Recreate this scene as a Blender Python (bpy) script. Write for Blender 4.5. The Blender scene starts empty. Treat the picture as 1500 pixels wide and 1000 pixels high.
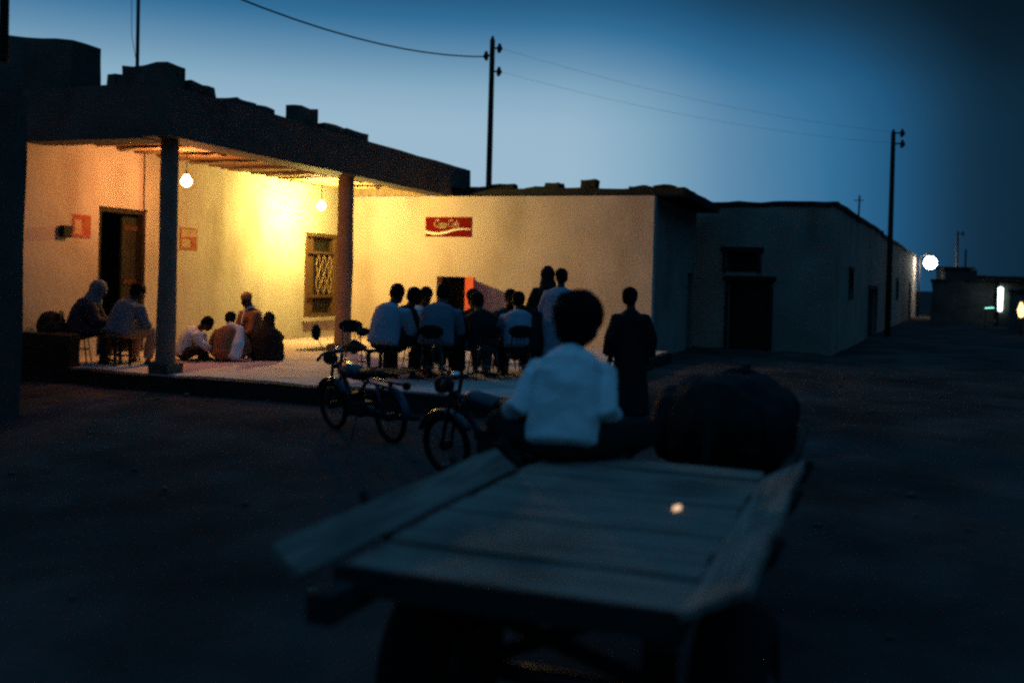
import bpy, bmesh, math, random
from mathutils import Vector, Matrix, noise
V = Vector
random.seed(7)
sc = bpy.context.scene
COL = sc.collection
rad = math.radians

# ------------------------------------------------------------------ camera
cam = bpy.data.cameras.new('camera')
co = bpy.data.objects.new('camera', cam)
COL.objects.link(co)
sc.camera = co
cam.sensor_width = 36.0
cam.lens = 1458 / 1500 * 36.0
cam.shift_y = -76 / 1500
cam.clip_start = 0.05
cam.clip_end = 3000
CAM_M = Matrix.Rotation(rad(20.25), 4, 'Z') @ Matrix.Rotation(rad(90 - 0.65), 4, 'X') @ Matrix.Rotation(0.026, 4, 'Z')
co.matrix_world = Matrix.Translation((0, 0, 1.8)) @ CAM_M
cam.dof.use_dof = True
cam.dof.focus_distance = 17.0
cam.dof.aperture_fstop = 0.95

# ------------------------------------------------------------------ world: dusk sky, afterglow to the left of the street
w = bpy.data.worlds.new('World')
sc.world = w
w.use_nodes = True
nt = w.node_tree
nt.nodes.clear()
N, L = nt.nodes.new, nt.links.new


def vmath(op, a, b=None):
    n = N('ShaderNodeVectorMath'); n.operation = op
    for i, x in enumerate((a, b)):
        if x is None: continue
        if isinstance(x, (tuple, list)): n.inputs[i].default_value = x
        else: L(x, n.inputs[i])
    return n


def fmath(op, a, b=None, clamp=False):
    n = N('ShaderNodeMath'); n.operation = op; n.use_clamp = clamp
    for i, x in enumerate((a, b)):
        if x is None: continue
        if isinstance(x, (int, float)): n.inputs[i].default_value = x
        else: L(x, n.inputs[i])
    return n.outputs[0]


def ramp(fac, stops, interp='LINEAR'):
    n = N('ShaderNodeValToRGB'); r = n.color_ramp; r.interpolation = interp
    while len(r.elements) > 1: r.elements.remove(r.elements[-1])
    for i, (p, c) in enumerate(stops):
        e = r.elements[0] if i == 0 else r.elements.new(p)
        e.position = p
        e.color = (c, c, c, 1) if isinstance(c, (int, float)) else (*c, 1)
    L(fac, n.inputs[0])
    return n.outputs[0]


tc = N('ShaderNodeTexCoord')
nrm = vmath('NORMALIZE', tc.outputs['Generated'])
sep = N('ShaderNodeSeparateXYZ'); L(nrm.outputs[0], sep.inputs[0])
flat = vmath('NORMALIZE', vmath('MULTIPLY', nrm.outputs[0], (1, 1, 0)).outputs[0])
AZ = rad(20.25 + 45)                       # where the sun went down, measured left of the street
west = (-math.sin(AZ), math.cos(AZ), 0)
cosd = vmath('DOT_PRODUCT', flat.outputs[0], west).outputs['Value']
dlt = fmath('DIVIDE', fmath('ARCCOSINE', cosd), math.pi)          # 0 at the sunset, 1 opposite
azf = ramp(dlt, [(0, .95), (48 / 180, 1), (53 / 180, .76), (57 / 180, .48), (62 / 180, .33), (66 / 180, .16), (70 / 180, .045), (80 / 180, .025), (1, .03)], 'B_SPLINE')
elv = fmath('DIVIDE', fmath('ARCSINE', sep.outputs[2]), math.pi / 2, True)   # 0 horizon, 1 zenith
elf = ramp(elv, [(0, 1), (8.5 / 90, .97), (10.5 / 90, .82), (12 / 90, .6), (14 / 90, .32), (16 / 90, .17), (19 / 90, .12), (45 / 90, .1), (1, .1)], 'B_SPLINE')
glow = fmath('MULTIPLY', azf, elf)
high = ramp(elv, [(0, 0), (.16, 0), (.26, .1), (.45, .24), (1, .3)], 'LINEAR')     # the vault overhead stays blue
s = fmath('MAXIMUM', glow, high)
skyc = ramp(s, [(0, (.001, .004, .008)), (.03, (.0024, .0125, .025)), (.08, (.007, .038, .08)), (.17, (.014, .09, .2)),
                (.30, (.032, .155, .31)), (.42, (.08, .22, .38)), (.74, (.22, .39, .53)), (1, (.36, .52, .645))], 'LINEAR')
sky = N('ShaderNodeTexSky'); sky.sky_type = 'NISHITA'; sky.sun_disc = False
sky.sun_elevation = rad(-4.5); sky.sun_rotation = -AZ
mix = N('ShaderNodeMix'); mix.data_type = 'RGBA'; mix.blend_type = 'ADD'
mix.inputs[0].default_value = 0.03
L(skyc, mix.inputs[6]); L(sky.outputs[0], mix.inputs[7])
bg = N('ShaderNodeBackground'); bg.inputs[1].default_value = 1.0
L(mix.outputs[2], bg.inputs[0])
wo = N('ShaderNodeOutputWorld'); L(bg.outputs[0], wo.inputs[0])

# ------------------------------------------------------------------ exposure and renderer
sc.view_settings.view_transform = 'Standard'
sc.view_settings.look = 'None'
sc.view_settings.exposure = 0
sc.view_settings.gamma = 1
sc.view_settings.use_curve_mapping = False
sc.render.engine = 'CYCLES'
cy = sc.cycles
cy.pixel_filter_type = 'BLACKMAN_HARRIS'
cy.filter_width = 2.6
cy.use_denoising = False        # the photograph is a grainy high-speed film frame
cy.caustics_reflective = False
cy.caustics_refractive = False
cy.light_sampling_threshold = 0.0
cy.max_bounces = 6
cy.sample_clamp_indirect = .6
cy.sample_clamp_direct = 40


# ------------------------------------------------------------------ materials
def material(name, col, rough=.85, var=.15, scale=3.0, bump=.0, bscale=30, metal=0, stain=None, spec=.1, coords='Object', det=6, stretch=None):
    m = bpy.data.materials.new(name); m.use_nodes = True
    t = m.node_tree; b = t.nodes['Principled BSDF']
    b.inputs['Roughness'].default_value = rough
    b.inputs['Metallic'].default_value = metal
    b.inputs['Specular IOR Level'].default_value = spec
    tcn = t.nodes.new('ShaderNodeTexCoord')
    n = t.nodes.new('ShaderNodeTexNoise'); n.inputs['Scale'].default_value = scale; n.inputs['Detail'].default_value = det
    n.inputs['Roughness'].default_value = .62
    if stretch:
        mq = t.nodes.new('ShaderNodeMapping'); mq.inputs['Scale'].default_value = stretch
        t.links.new(tcn.outputs[coords], mq.inputs[0]); t.links.new(mq.outputs[0], n.inputs['Vector'])
    else: t.links.new(tcn.outputs[coords], n.inputs['Vector'])
    r = t.nodes.new('ShaderNodeValToRGB')
    r.color_ramp.elements[0].position = .3; r.color_ramp.elements[1].position = .72
    r.color_ramp.elements[0].color = (*[c * (1 - var) for c in col], 1)
    r.color_ramp.elements[1].color = (*[min(1, c * (1 + var)) for c in col], 1)
    t.links.new(n.outputs['Fac'], r.inputs[0])
    out = r.outputs[0]
    if stain:
        sn = t.nodes.new('ShaderNodeTexNoise'); sn.inputs['Scale'].default_value = stain[1]; sn.inputs['Detail'].default_value = 8
        mp = t.nodes.new('ShaderNodeMapping'); mp.inputs['Scale'].default_value = (1, 1, .45)
        mp.inputs['Location'].default_value = (3.1, 7.7, 1.3)
        t.links.new(tcn.outputs[coords], mp.inputs[0]); t.links.new(mp.outputs[0], sn.inputs['Vector'])
        sr = t.nodes.new('ShaderNodeValToRGB')
        sr.color_ramp.elements[0].position = .5; sr.color_ramp.elements[1].position = .75
        sr.color_ramp.elements[0].color = (0, 0, 0, 1); sr.color_ramp.elements[1].color = (stain[2],) * 3 + (1,)
        t.links.new(sn.outputs['Fac'], sr.inputs[0])
        mx = t.nodes.new('ShaderNodeMix'); mx.data_type = 'RGBA'
        t.links.new(sr.outputs[0], mx.inputs[0]); t.links.new(out, mx.inputs[6]); mx.inputs[7].default_value = (*stain[0], 1)
        out = mx.outputs[2]
    t.links.new(out, b.inputs['Base Color'])
    if bump:
        bn = t.nodes.new('ShaderNodeTexNoise'); bn.inputs['Scale'].default_value = bscale; bn.inputs['Detail'].default_value = 5
        t.links.new(tcn.outputs[coords], bn.inputs['Vector'])
        bb = t.nodes.new('ShaderNodeBump'); bb.inputs['Strength'].default_value = bump; bb.inputs['Distance'].default_value = .02
        t.links.new(bn.outputs['Fac'], bb.inputs['Height']); t.links.new(bb.outputs[0], b.inputs['Normal'])
    return m


def emitter(name, col, strength):
    m = bpy.data.materials.new(name); m.use_nodes = True
    b = m.node_tree.nodes['Principled BSDF']
    b.inputs['Base Color'].default_value = (.8, .8, .8, 1)
    b.inputs['Emission Color'].default_value = (*col, 1)
    b.inputs['Emission Strength'].default_value = strength
    return m


M = {}
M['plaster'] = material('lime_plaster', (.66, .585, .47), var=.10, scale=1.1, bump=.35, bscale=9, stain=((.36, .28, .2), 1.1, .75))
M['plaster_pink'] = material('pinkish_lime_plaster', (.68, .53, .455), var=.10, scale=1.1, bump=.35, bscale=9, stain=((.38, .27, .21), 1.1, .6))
M['terrace'] = material('worn_concrete', (.68, .5, .45), var=.22, scale=2.2, bump=.4, bscale=22, stain=((.2, .17, .15), 1.3, .6))
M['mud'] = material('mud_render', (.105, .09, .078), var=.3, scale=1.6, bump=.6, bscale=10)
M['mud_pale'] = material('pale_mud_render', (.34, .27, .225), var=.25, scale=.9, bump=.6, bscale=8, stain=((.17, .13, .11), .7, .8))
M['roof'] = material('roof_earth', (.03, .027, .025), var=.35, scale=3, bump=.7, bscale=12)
M['column'] = material('painted_column', (.27, .19, .15), var=.2, scale=3, bump=.3, bscale=14)
M['ceiling'] = material('ceiling_matting', (.4, .29, .17), var=.25, scale=5, bump=.4, bscale=30)
M['joist'] = material('palm_joist', (.33, .23, .135), var=.3, scale=8, bump=.4)
M['darkwood'] = material('dark_wood', (.035, .028, .02), var=.4, scale=7, bump=.3)
M['brownwood'] = material('brown_wood', (.11, .06, .03), var=.3, scale=9, bump=.3)
M['cartwood'] = material('weathered_plank', (.27, .2, .165), var=.5, stretch=(.5, 7, 7), scale=4, bump=.5, bscale=40, stain=((.1, .075, .06), 2.0, .9))
M['cartboard'] = material('weathered_board', (.27, .2, .165), var=.5, stretch=(7, .5, 7), scale=4, bump=.5, bscale=40, stain=((.1, .075, .06), 2.0, .9))
M['cartrail'] = material('cart_rail_wood', (.035, .033, .03), var=.3, scale=5, bump=.4)
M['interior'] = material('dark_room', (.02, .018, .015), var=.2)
M['greendoor'] = material('dull_green_paint', (.045, .05, .035), rough=.6, var=.3, scale=4)
M['reddoor'] = material('red_door_paint', (.62, .11, .07), rough=.6, var=.15, scale=4)
M['signred'] = material('red_enamel', (.15, .006, .004), rough=.8, var=.08, scale=6, spec=.03)
M['signwhite'] = material('white_enamel', (.78, .74, .66), rough=.45, var=.05)
M['signink'] = material('cream_script', (.5, .42, .28), rough=.5, var=.05)
M['poster_red'] = material('faded_red_print', (.5, .13, .1), var=.3, scale=14)
M['poster_pale'] = material('poster_paper', (.62, .42, .25), var=.15, scale=10)
M['poster_ink'] = material('orange_ink', (.45, .16, .06), var=.2, scale=12)
M['black'] = material('black_plastic', (.012, .012, .013), rough=.5, var=.2)
M['metal'] = material('worn_steel', (.13, .12, .115), rough=.45, metal=.8, var=.25, scale=20)
M['chrome'] = material('chrome', (.75, .74, .72), rough=.18, metal=1, var=.05)
M['mirror'] = material('mirror_glass', (.85, .87, .9), rough=.04, metal=1, var=.01)
M['rubber'] = material('black_rubber', (.012, .012, .012), rough=.8, var=.3, scale=20)
M['bluepaint'] = material('blue_moped_paint', (.015, .03, .06), rough=.35, var=.15, spec=.5)
M['greenpaint'] = material('dark_moped_paint', (.01, .018, .028), rough=.35, var=.15, spec=.5)
M['rim'] = material('rusty_rim', (.03, .026, .024), rough=.7, metal=.0, var=.3, scale=20)
M['seat'] = material('vinyl_seat', (.015, .015, .016), rough=.75, var=.2)
M['bluecup'] = material('blue_plastic', (.03, .22, .62), rough=.4, var=.05)
M['glass'] = material('tea_glass', (.5, .24, .1), rough=.15, var=.05)
M['skin'] = material('dark_skin', (.042, .026, .018), rough=.55, var=.12, scale=6, spec=.35)
M['hair'] = material('black_hair', (.008, .007, .006), rough=.9, var=.3, scale=60, bump=.8, bscale=120)
M['white'] = material('white_cotton', (.82, .84, .86), var=.06, scale=6, bump=.25, bscale=60)
M['palebl'] = material('pale_blue_cotton', (.3, .36, .45), var=.08, scale=6, bump=.25, bscale=60)
M['grey'] = material('grey_cotton', (.15, .18, .23), var=.1, scale=6)
M['brown'] = material('brown_cloth', (.26, .13, .08), var=.15, scale=6)
M['dark'] = material('dark_cloth', (.018, .018, .02), var=.2, scale=6)
M['darkblue'] = material('dark_blue_cloth', (.035, .04, .06), var=.2, scale=6)
M['trouser'] = material('dark_trousers', (.022, .02, .02), var=.2, scale=6)
M['tan'] = material('tan_cloth', (.4, .25, .14), var=.15, scale=8)
M['donkey'] = material('donkey_coat', (.022, .019, .017), var=.3, scale=10, bump=.5, bscale=80)
M['cable'] = material('cable_black', (.012, .012, .012), var=.1)
M['foil'] = material('tin_foil', (.9, .86, .8), rough=.25, metal=1, var=.05)
M['bulb'] = emitter('lamp_glow', (.84, .61, .155), 2450)
M['bulb_small'] = emitter('lamp_glow_weaker', (1, .36, .12), 370)
M['street_glow'] = emitter('street_lamp_glow', (1, .97, .8), 60)
M['tube_glow'] = emitter('fluorescent_glow', (.72, 1, .95), 3.2)
M['dash_glow'] = emitter('green_tube_glow', (.25, .9, .75), 2.0)
M['fleck'] = emitter('fleck_glow', (1, .6, .32), 1.1)  # glow given to a bright fleck that is no lamp
M['warm_glow'] = emitter('warm_lantern_glow', (1, .55, .2), 3.0)


# ------------------------------------------------------------------ mesh helpers
def box(bm, x0, x1, y0, y1, z0, z1, mat=None):
    vs = [bm.verts.new((x, y, z)) for z in (z0, z1) for y in (y0, y1) for x in (x0, x1)]
    if mat:
        for v in vs: v.co = mat @ v.co
    for f in ((0, 2, 3, 1), (4, 5, 7, 6), (0, 1, 5, 4), (2, 6, 7, 3), (0, 4, 6, 2), (1, 3, 7, 5)):
        bm.faces.new([vs[i] for i in f])
    return vs


def sweep(bm, pts, radii, side=None, n=8, cap=True):
    pts = [V(p) for p in pts]
    rr = [(r, r) if isinstance(r, (int, float)) else r for r in radii]
    rings = []
    ref = V(side) if side is not None else None
    for i, p in enumerate(pts):
        t = (pts[min(i + 1, len(pts) - 1)] - pts[max(i - 1, 0)])
        t = t.normalized() if t.length > 1e-9 else V((0, 0, 1))
        if ref is None:
            ref = V((1, 0, 0)) if abs(t.x) < .8 else V((0, 1, 0))
        a = ref - t * ref.dot(t)
        if a.length < 1e-4: a = t.orthogonal()
        a.normalize(); b = t.cross(a)
        if side is None: ref = a
        rings.append([bm.verts.new(p + a * (math.cos(k * 2 * math.pi / n) * rr[i][0]) + b * (math.sin(k * 2 * math.pi / n) * rr[i][1])) for k in range(n)])
    for i in range(len(rings) - 1):
        for k in range(n):
            bm.faces.new((rings[i][k], rings[i][(k + 1) % n], rings[i + 1][(k + 1) % n], rings[i + 1][k]))
    if cap:
        for ring, p, q, r in ((rings[0], pts[0], pts[1], rr[0]), (rings[-1], pts[-1], pts[-2], rr[-1])):
            d = (p - q); d = d.normalized() if d.length > 1e-9 else V((0, 0, 1))
            v = bm.verts.new(p + d * (min(r) * .55))
            for k in range(n):
                f = (ring[k], ring[(k + 1) % n], v)
                bm.faces.new(f if ring is rings[-1] else f[::-1])


def loop(bm, c, R, r, axis='x', n=28, m=8):
    """torus"""
    c = V(c); rows = []
    for i in range(n):
        a = 2 * math.pi * i / n
        d = {'x': V((0, math.cos(a), math.sin(a))), 'z': V((math.cos(a), math.sin(a), 0)), 'y': V((math.cos(a), 0, math.sin(a)))}[axis]
        u = {'x': V((1, 0, 0)), 'z': V((0, 0, 1)), 'y': V((0, 1, 0))}[axis]
        rows.append([bm.verts.new(c + d * (R + r * math.cos(2 * math.pi * k / m)) + u * r * math.sin(2 * math.pi * k / m)) for k in range(m)])
    for i in range(n):
        for k in range(m):
            bm.faces.new((rows[i][k], rows[(i + 1) % n][k], rows[(i + 1) % n][(k + 1) % m], rows[i][(k + 1) % m]))


def ball(bm, c, r, rot=None, u=14, v=10):
    r = (r, r, r) if isinstance(r, (int, float)) else r
    m = Matrix.Translation(c) @ (rot.to_4x4() if rot is not None else Matrix()) @ Matrix.Diagonal((*r, 1))
    bmesh.ops.create_uvsphere(bm, u_segments=u, v_segments=v, radius=1, matrix=m)


def rough(bm, amp, scale=2.0, seed=0, cuts=0):
    if cuts: bmesh.ops.subdivide_edges(bm, edges=bm.edges[:], cuts=cuts, use_grid_fill=True)
    o = V((seed * 3.7, seed * 1.3, seed * 2.1))
    for v in bm.verts:
        v.co += noise.noise_vector(v.co * scale + o) * amp


def mworld(o):
    m = Matrix.Translation(o.location) @ o.rotation_euler.to_matrix().to_4x4() @ Matrix.Diagonal((*o.scale, 1))
    return mworld(o.parent) @ m if o.parent else m


def build(name, bm, mat, parent=None, world=False, smooth=False, bevel=0, loc=None):
    bmesh.ops.recalc_face_normals(bm, faces=bm.faces[:])
    if bevel:
        bmesh.ops.bevel(bm, geom=bm.edges[:], offset=bevel, segments=1, affect='EDGES', clamp_overlap=True)
    if parent and world:
        inv = mworld(parent).inverted()
        for v in bm.verts: v.co = inv @ v.co
    me = bpy.data.meshes.new(name); bm.to_mesh(me); bm.free()
    me.materials.append(M[mat] if isinstance(mat, str) else mat)
    if smooth:
        for p in me.polygons: p.use_smooth = True
    o = bpy.data.objects.new(name, me); COL.objects.link(o)
    if parent: o.parent = parent
    if loc: o.location = loc
    return o


def empty(name, loc, rz=0):
    o = bpy.data.objects.new(name, None); COL.objects.link(o)
    o.location = loc; o.rotation_euler = (0, 0, rz); o.empty_display_size = .1
    return o


def tag(o, label=None, cat=None, group=None, kind=None):
    if label: o['label'] = label
    if cat: o['category'] = cat
    if group: o['group'] = group
    if kind: o['kind'] = kind
    return o


def kids(o): return [c for c in o.children]


def copy_tree(o, parent=None):
    c = o.copy(); COL.objects.link(c)
    if parent: c.parent = parent
    for ch in kids(o): copy_tree(ch, c)
    return c


def part_box(name, mat, parent, *b, bevel=0, amp=0, cuts=0, world=True, scale=2.0, seed=0, label=None):
    bm = bmesh.new(); box(bm, *b)
    if amp: rough(bm, amp, scale, seed, cuts)
    o = build(name, bm, mat, parent, world=world, bevel=bevel)
    if label: o['label'] = label
    return o


def wall(bm, axis, plane, thick, u0, u1, z0, z1, openings=()):
    """wall in the plane axis=plane whose body goes to plane+thick; openings (u0,u1,z0,z1) are cut through with reveals"""
    us = sorted({u0, u1, *[x for o in openings for x in o[:2]]})
    zs = sorted({z0, z1, *[x for o in openings for x in o[2:]]})
    def fill(i, j):
        if not (0 <= i < len(us) - 1 and 0 <= j < len(zs) - 1): return False
        u, z = (us[i] + us[i + 1]) / 2, (zs[j] + zs[j + 1]) / 2
        return not any(o[0] < u < o[1] and o[2] < z < o[3] for o in openings)
    P = lambda u, z, d: (plane + d, u, z) if axis == 'x' else (u, plane + d, z)
    Q = lambda *a: bm.faces.new([bm.verts.new(P(*p)) for p in a])
    for i in range(len(us) - 1):
        for j in range(len(zs) - 1):
            if not fill(i, j): continue
            a, b, c, d = us[i], us[i + 1], zs[j], zs[j + 1]
            for t in (0, thick): Q((a, c, t), (b, c, t), (b, d, t), (a, d, t))
            if not fill(i - 1, j): Q((a, c, 0), (a, c, thick), (a, d, thick), (a, d, 0))
            if not fill(i + 1, j): Q((b, c, 0), (b, c, thick), (b, d, thick), (b, d, 0))
            if not fill(i, j - 1): Q((a, c, 0), (b, c, 0), (b, c, thick), (a, c, thick))
            if not fill(i, j + 1): Q((a, d, 0), (b, d, 0), (b, d, thick), (a, d, thick))
    bmesh.ops.remove_doubles(bm, verts=bm.verts[:], dist=1e-4)


# ------------------------------------------------------------------ ground
def spread(a, b, fine, far):
    xs = []; x = a
    while x < b: xs.append(x); x += fine
    xs.append(b)
    st = fine; x = b
    while x < far: st *= 1.35; x += st; xs.append(x)
    st = fine; x = a; lo = []
    while x > -far: st *= 1.35; x -= st; lo.append(x)
    return lo[::-1] + xs


bm = bmesh.new()
gx, gy = spread(-14, 8, .22, 700), spread(0, 30, .22, 700)
vv = []
for y in gy:
    row = []
    for x in gx:
        z = 0
        if abs(x) < 40 and -10 < y < 90:
            z = .05 * noise.noise(V((x * .45, y * .45, 0))) + .03 * noise.noise(V((x * 1.6, y * 1.1, 4))) + .014 * noise.noise(V((x * 4.5, y * 4.5, 9)))
            z -= .05 * math.exp(-((x + 2.6 + .25 * math.sin(y * .3)) / .22) ** 2) + .05 * math.exp(-((x + .9 + .25 * math.sin(y * .3)) / .22) ** 2) if y > 5.5 else 0
        row.append(bm.verts.new((x, y, z - .035)))
    vv.append(row)
for j in range(len(gy) - 1):
    for i in range(len(gx) - 1):
        bm.faces.new((vv[j][i], vv[j][i + 1], vv[j + 1][i + 1], vv[j + 1][i]))
M['dirt'] = material('trodden_dirt', (.068, .055, .053), var=.5, scale=.55, spec=0, bump=.6, bscale=14, stain=((.028, .023, .022), .5, .95), det=10)
tag(build('ground', bm, 'dirt', smooth=True), kind='structure')

bm = bmesh.new(); box(bm, -16, -4.5, 12.35, 22.64, -.15, .22)
bmesh.ops.bisect_plane(bm, geom=bm.verts[:] + bm.edges[:] + bm.faces[:], plane_co=(-10, 0, 0), plane_no=(1, 0, 0))
rough(bm, .035, 1.3, 3, cuts=18)
ter = tag(build('terrace', bm, 'terrace'), kind='structure')
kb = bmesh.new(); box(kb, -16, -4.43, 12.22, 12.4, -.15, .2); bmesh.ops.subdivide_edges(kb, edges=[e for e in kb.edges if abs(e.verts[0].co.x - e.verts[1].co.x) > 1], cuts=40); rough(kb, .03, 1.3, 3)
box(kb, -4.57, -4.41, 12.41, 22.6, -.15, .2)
tag(build('riser_shade', kb, 'roof'), kind='structure')  # dark facing added along the riser, its shade put into the colour
pw = tag(build('added_shade_wall', (lambda b: (box(b, -13.05, -11.95, 12.3, 12.52, .19, .72), rough(b, .035, 2.2, 8, cuts=5), b)[2])(bmesh.new()), 'roof'), 'low dark wall added at the terrace edge as shade below the men left of the column', 'wall')  # added wall, darkens the floor edge where shade lies

# ------------------------------------------------------------------ house with the porch
XB, Y1, Y2 = -13.1, 12.45, 22.65
house = tag(empty('porch_house', (-11.6, 17, 0)), 'plastered mud house with a deep lamp-lit porch on round columns', 'house')
bm = bmesh.new(); wall(bm, 'x', XB, -.32, 10.5, Y2, .1, 4.05, [(14.12, 15.34, .1, 2.9), (20.93, 22.4, .71, 2.79)])
build('back_wall', bm, 'plaster', house, world=True)
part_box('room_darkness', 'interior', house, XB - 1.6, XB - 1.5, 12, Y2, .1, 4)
part_box('ceiling', 'ceiling', house, -13.4, -10.3, 12.5, Y2, 4.06, 4.2, amp=.012, cuts=6)
part_box('roof_slab', 'roof', house, -13.9, -10.4, 12.5, 23.9, 4.22, 4.5, amp=.04, cuts=6)
part_box('street_beam', 'mud', house, -10.56, -10.02, 12.18, Y2 - .01, 3.79, 4.56, amp=.02, cuts=10, scale=1.2)
part_box('street_beam', 'mud', house, -10.56, -10.03, Y2 + .005, 23.86, 4.04, 4.56, amp=.02, cuts=5, scale=1.2)
part_box('end_beam', 'mud', house, -13.0, -10.57, 12.2, 12.7, 3.775, 4.6, amp=.02, cuts=8, scale=1.2)
part_box('wall_plate', 'joist', house, -13.0, -10.6, 22.45, 22.62, 3.79, 4.0, amp=.01, cuts=3)
proto = None
rnd = random.Random(3)
for i in range(19):
    y = 12.95 + i * .515 + rnd.uniform(-.06, .06)
    if i < 5:
        bm = bmesh.new(); sweep(bm, [(-13.05 + k * .42, rnd.uniform(-.02, .02), rnd.uniform(-.012, .012)) for k in range(7)], [.05 + rnd.uniform(-.008, .008) for k in range(7)], n=7)
        o = build('ceiling_joist', bm, 'joist', house, smooth=True); lib = o
    else:
        o = rnd.choice([c for c in house.children if c.name.startswith('ceiling_joist')]).copy(); COL.objects.link(o); o.parent = house
    o.location = V((0, y, 3.985)) - house.location
for i in range(9):                                   # frayed mat ends hanging between the joists
    y = 13.2 + i * 1.02; L_ = rnd.uniform(.4, .9)
    part_box('hanging_mat', 'ceiling', house, -12.7 + rnd.uniform(-.2, .5), -12.7 + L_ + .8, y, y + .3, 3.9 + rnd.uniform(-.03, .03), 3.915, amp=.03, cuts=3, scale=4, seed=i)


def column(x, y, r):
    bm = bmesh.new()
    sweep(bm, [(x, y, .2), (x, y, 1), (x + .01, y, 2), (x, y, 3), (x, y, 3.8)], [r * 1.07, r * 1.02, r, r * .98, r * .97], n=20, cap=False)
    rough(bm, .012, 2.5, int(y))
    c = build('column', bm, 'column', house, world=True, smooth=True)
    b = part_box('column_base', 'mud', None, x - r * 1.35, x + r * 1.35, y - r * 1.35, y + r * 1.35, .2, .36, amp=.04, cuts=3, seed=int(y))
    b.parent = c; b.location = -(V(house.location))
    return c


column(-10.3, 12.55, .14)
column(-10.3, 17.95, .165)
# broken parapet blocks along the street beam and the end beam
for i, (x0, x1, y0, y1, z0, z1) in enumerate([
        (-10.95, -10.1, 12.22, 12.62, 4.58, 4.89), (-10.5, -10.04, 12.66, 13.3, 4.55, 4.72), (-10.5, -10.08, 13.9, 14.45, 4.55, 4.67),
        (-10.5, -10.06, 14.5, 15.0, 4.55, 4.66), (-10.45, -10.1, 15.9, 16.45, 4.54, 4.9), (-10.5, -10.05, 16.6, 17.45, 4.54, 4.68),
        (-10.5, -10.06, 17.5, 18.45, 4.54, 4.72), (-10.4, -10.12, 23.86, 24.1, 4.3, 4.42), (-11.33, -11.17, 12.3, 12.5, 4.58, 4.8), (-11.12, -11.0, 12.28, 12.5, 4.59, 4.72)]):
    part_box('parapet_block', 'mud', house, x0, x1, y0, y1, z0, z1, amp=.05, cuts=3, scale=2.6, seed=i)
# mud cubicle on the roof, its top sloping
bm = bmesh.new(); vs = box(bm, -14.3, -12.33, 12.62, 13.25, 4.55, 5.55)
for v in bm.verts:
    if v.co.z > 5: v.co.z += .14 if v.co.x < -13 else -.1
rough(bm, .035, 1.6, 5, cuts=5); build('roof_cubicle', bm, 'mud', house, world=True)
# door
dr = part_box('door', 'greendoor', house, XB - .22, XB - .17, 14.9, 15.3, .2, 2.86, label='half of the porch door standing shut')
for k in range(3):
    p = part_box('door_rail', 'brownwood', None, XB - .17, XB - .145, 14.93, 15.28, .5 + k * 1.0, .6 + k * 1.0); p.parent = dr; p.location = -house.location
fr = bmesh.new()
for b in ((XB - .16, XB - .02, 14.122, 14.2, .2, 2.81), (XB - .16, XB - .02, 15.26, 15.338, .2, 2.81), (XB - .16, XB - .02, 14.122, 15.338, 2.812, 2.898)): box(fr, *b)
build('door_frame', fr, 'darkwood', house, world=True)
# window with iron grille
wn = bmesh.new()
for b in ((XB - .14, XB + .02, 20.93, 21.02, .71, 2.79), (XB - .14, XB + .02, 22.31, 22.4, .71, 2.79), (XB - .14, XB + .02, 21.022, 22.308, 2.7, 2.79),
          (XB - .14, XB + .02, 21.022, 22.308, .71, .8), (XB - .12, XB + .01, 21.022, 22.308, 2.28, 2.34), (XB - .12, XB + .01, 21.022, 22.308, 1.2, 1.26)): box(wn, *b)
win = build('window', wn, 'brownwood', house, world=True)
def sub(o): o.parent = win; o.location = -house.location; return o
sub(part_box('sill', 'plaster', None, XB - .1, XB + .09, 20.85, 22.48, .62, .708))
sub(part_box('shutter', 'brownwood', None, XB - .1, XB - .06, 21.03, 21.42, .81, 2.69))
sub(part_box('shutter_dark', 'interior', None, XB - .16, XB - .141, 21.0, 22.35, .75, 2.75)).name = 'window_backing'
pb = None
for k in range(6):
    y = 21.52 + k * .145
    if pb is None:
        bm = bmesh.new(); sweep(bm, [(XB - .05, y, .8), (XB - .05, y, 2.7)], [.009, .009], n=5); pb = sub(build('window_bar', bm, 'darkwood')); y0 = y
    else:
        o = pb.copy(); COL.objects.link(o); o.location = pb.location + V((0, y - y0, 0))
for k in range(3):
    bm = bmesh.new(); y = 21.62 + k * .27
    for sg in (-1, 1):
        sweep(bm, [(XB - .035, y + sg * .02, 1.3), (XB - .035, y + sg * .1, 1.55), (XB - .035, y + sg * .02, 1.78), (XB - .035, y + sg * .1, 2.0), (XB - .035, y + sg * .02, 2.25)], [.011] * 5, n=5)
    sub(build('grille_scroll', bm, 'tan'))

# nearer house closing the left side
h0 = tag(empty('corner_house', (-12, 5, 0)), 'dark unlit mud house closing the left edge beside the porch', 'house')
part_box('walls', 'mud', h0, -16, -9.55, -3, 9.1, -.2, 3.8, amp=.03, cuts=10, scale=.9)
part_box('parapet', 'mud', h0, -15.9, -9.6, -2.9, 9.05, 3.75, 4.14, amp=.06, cuts=9, scale=1.6)

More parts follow.
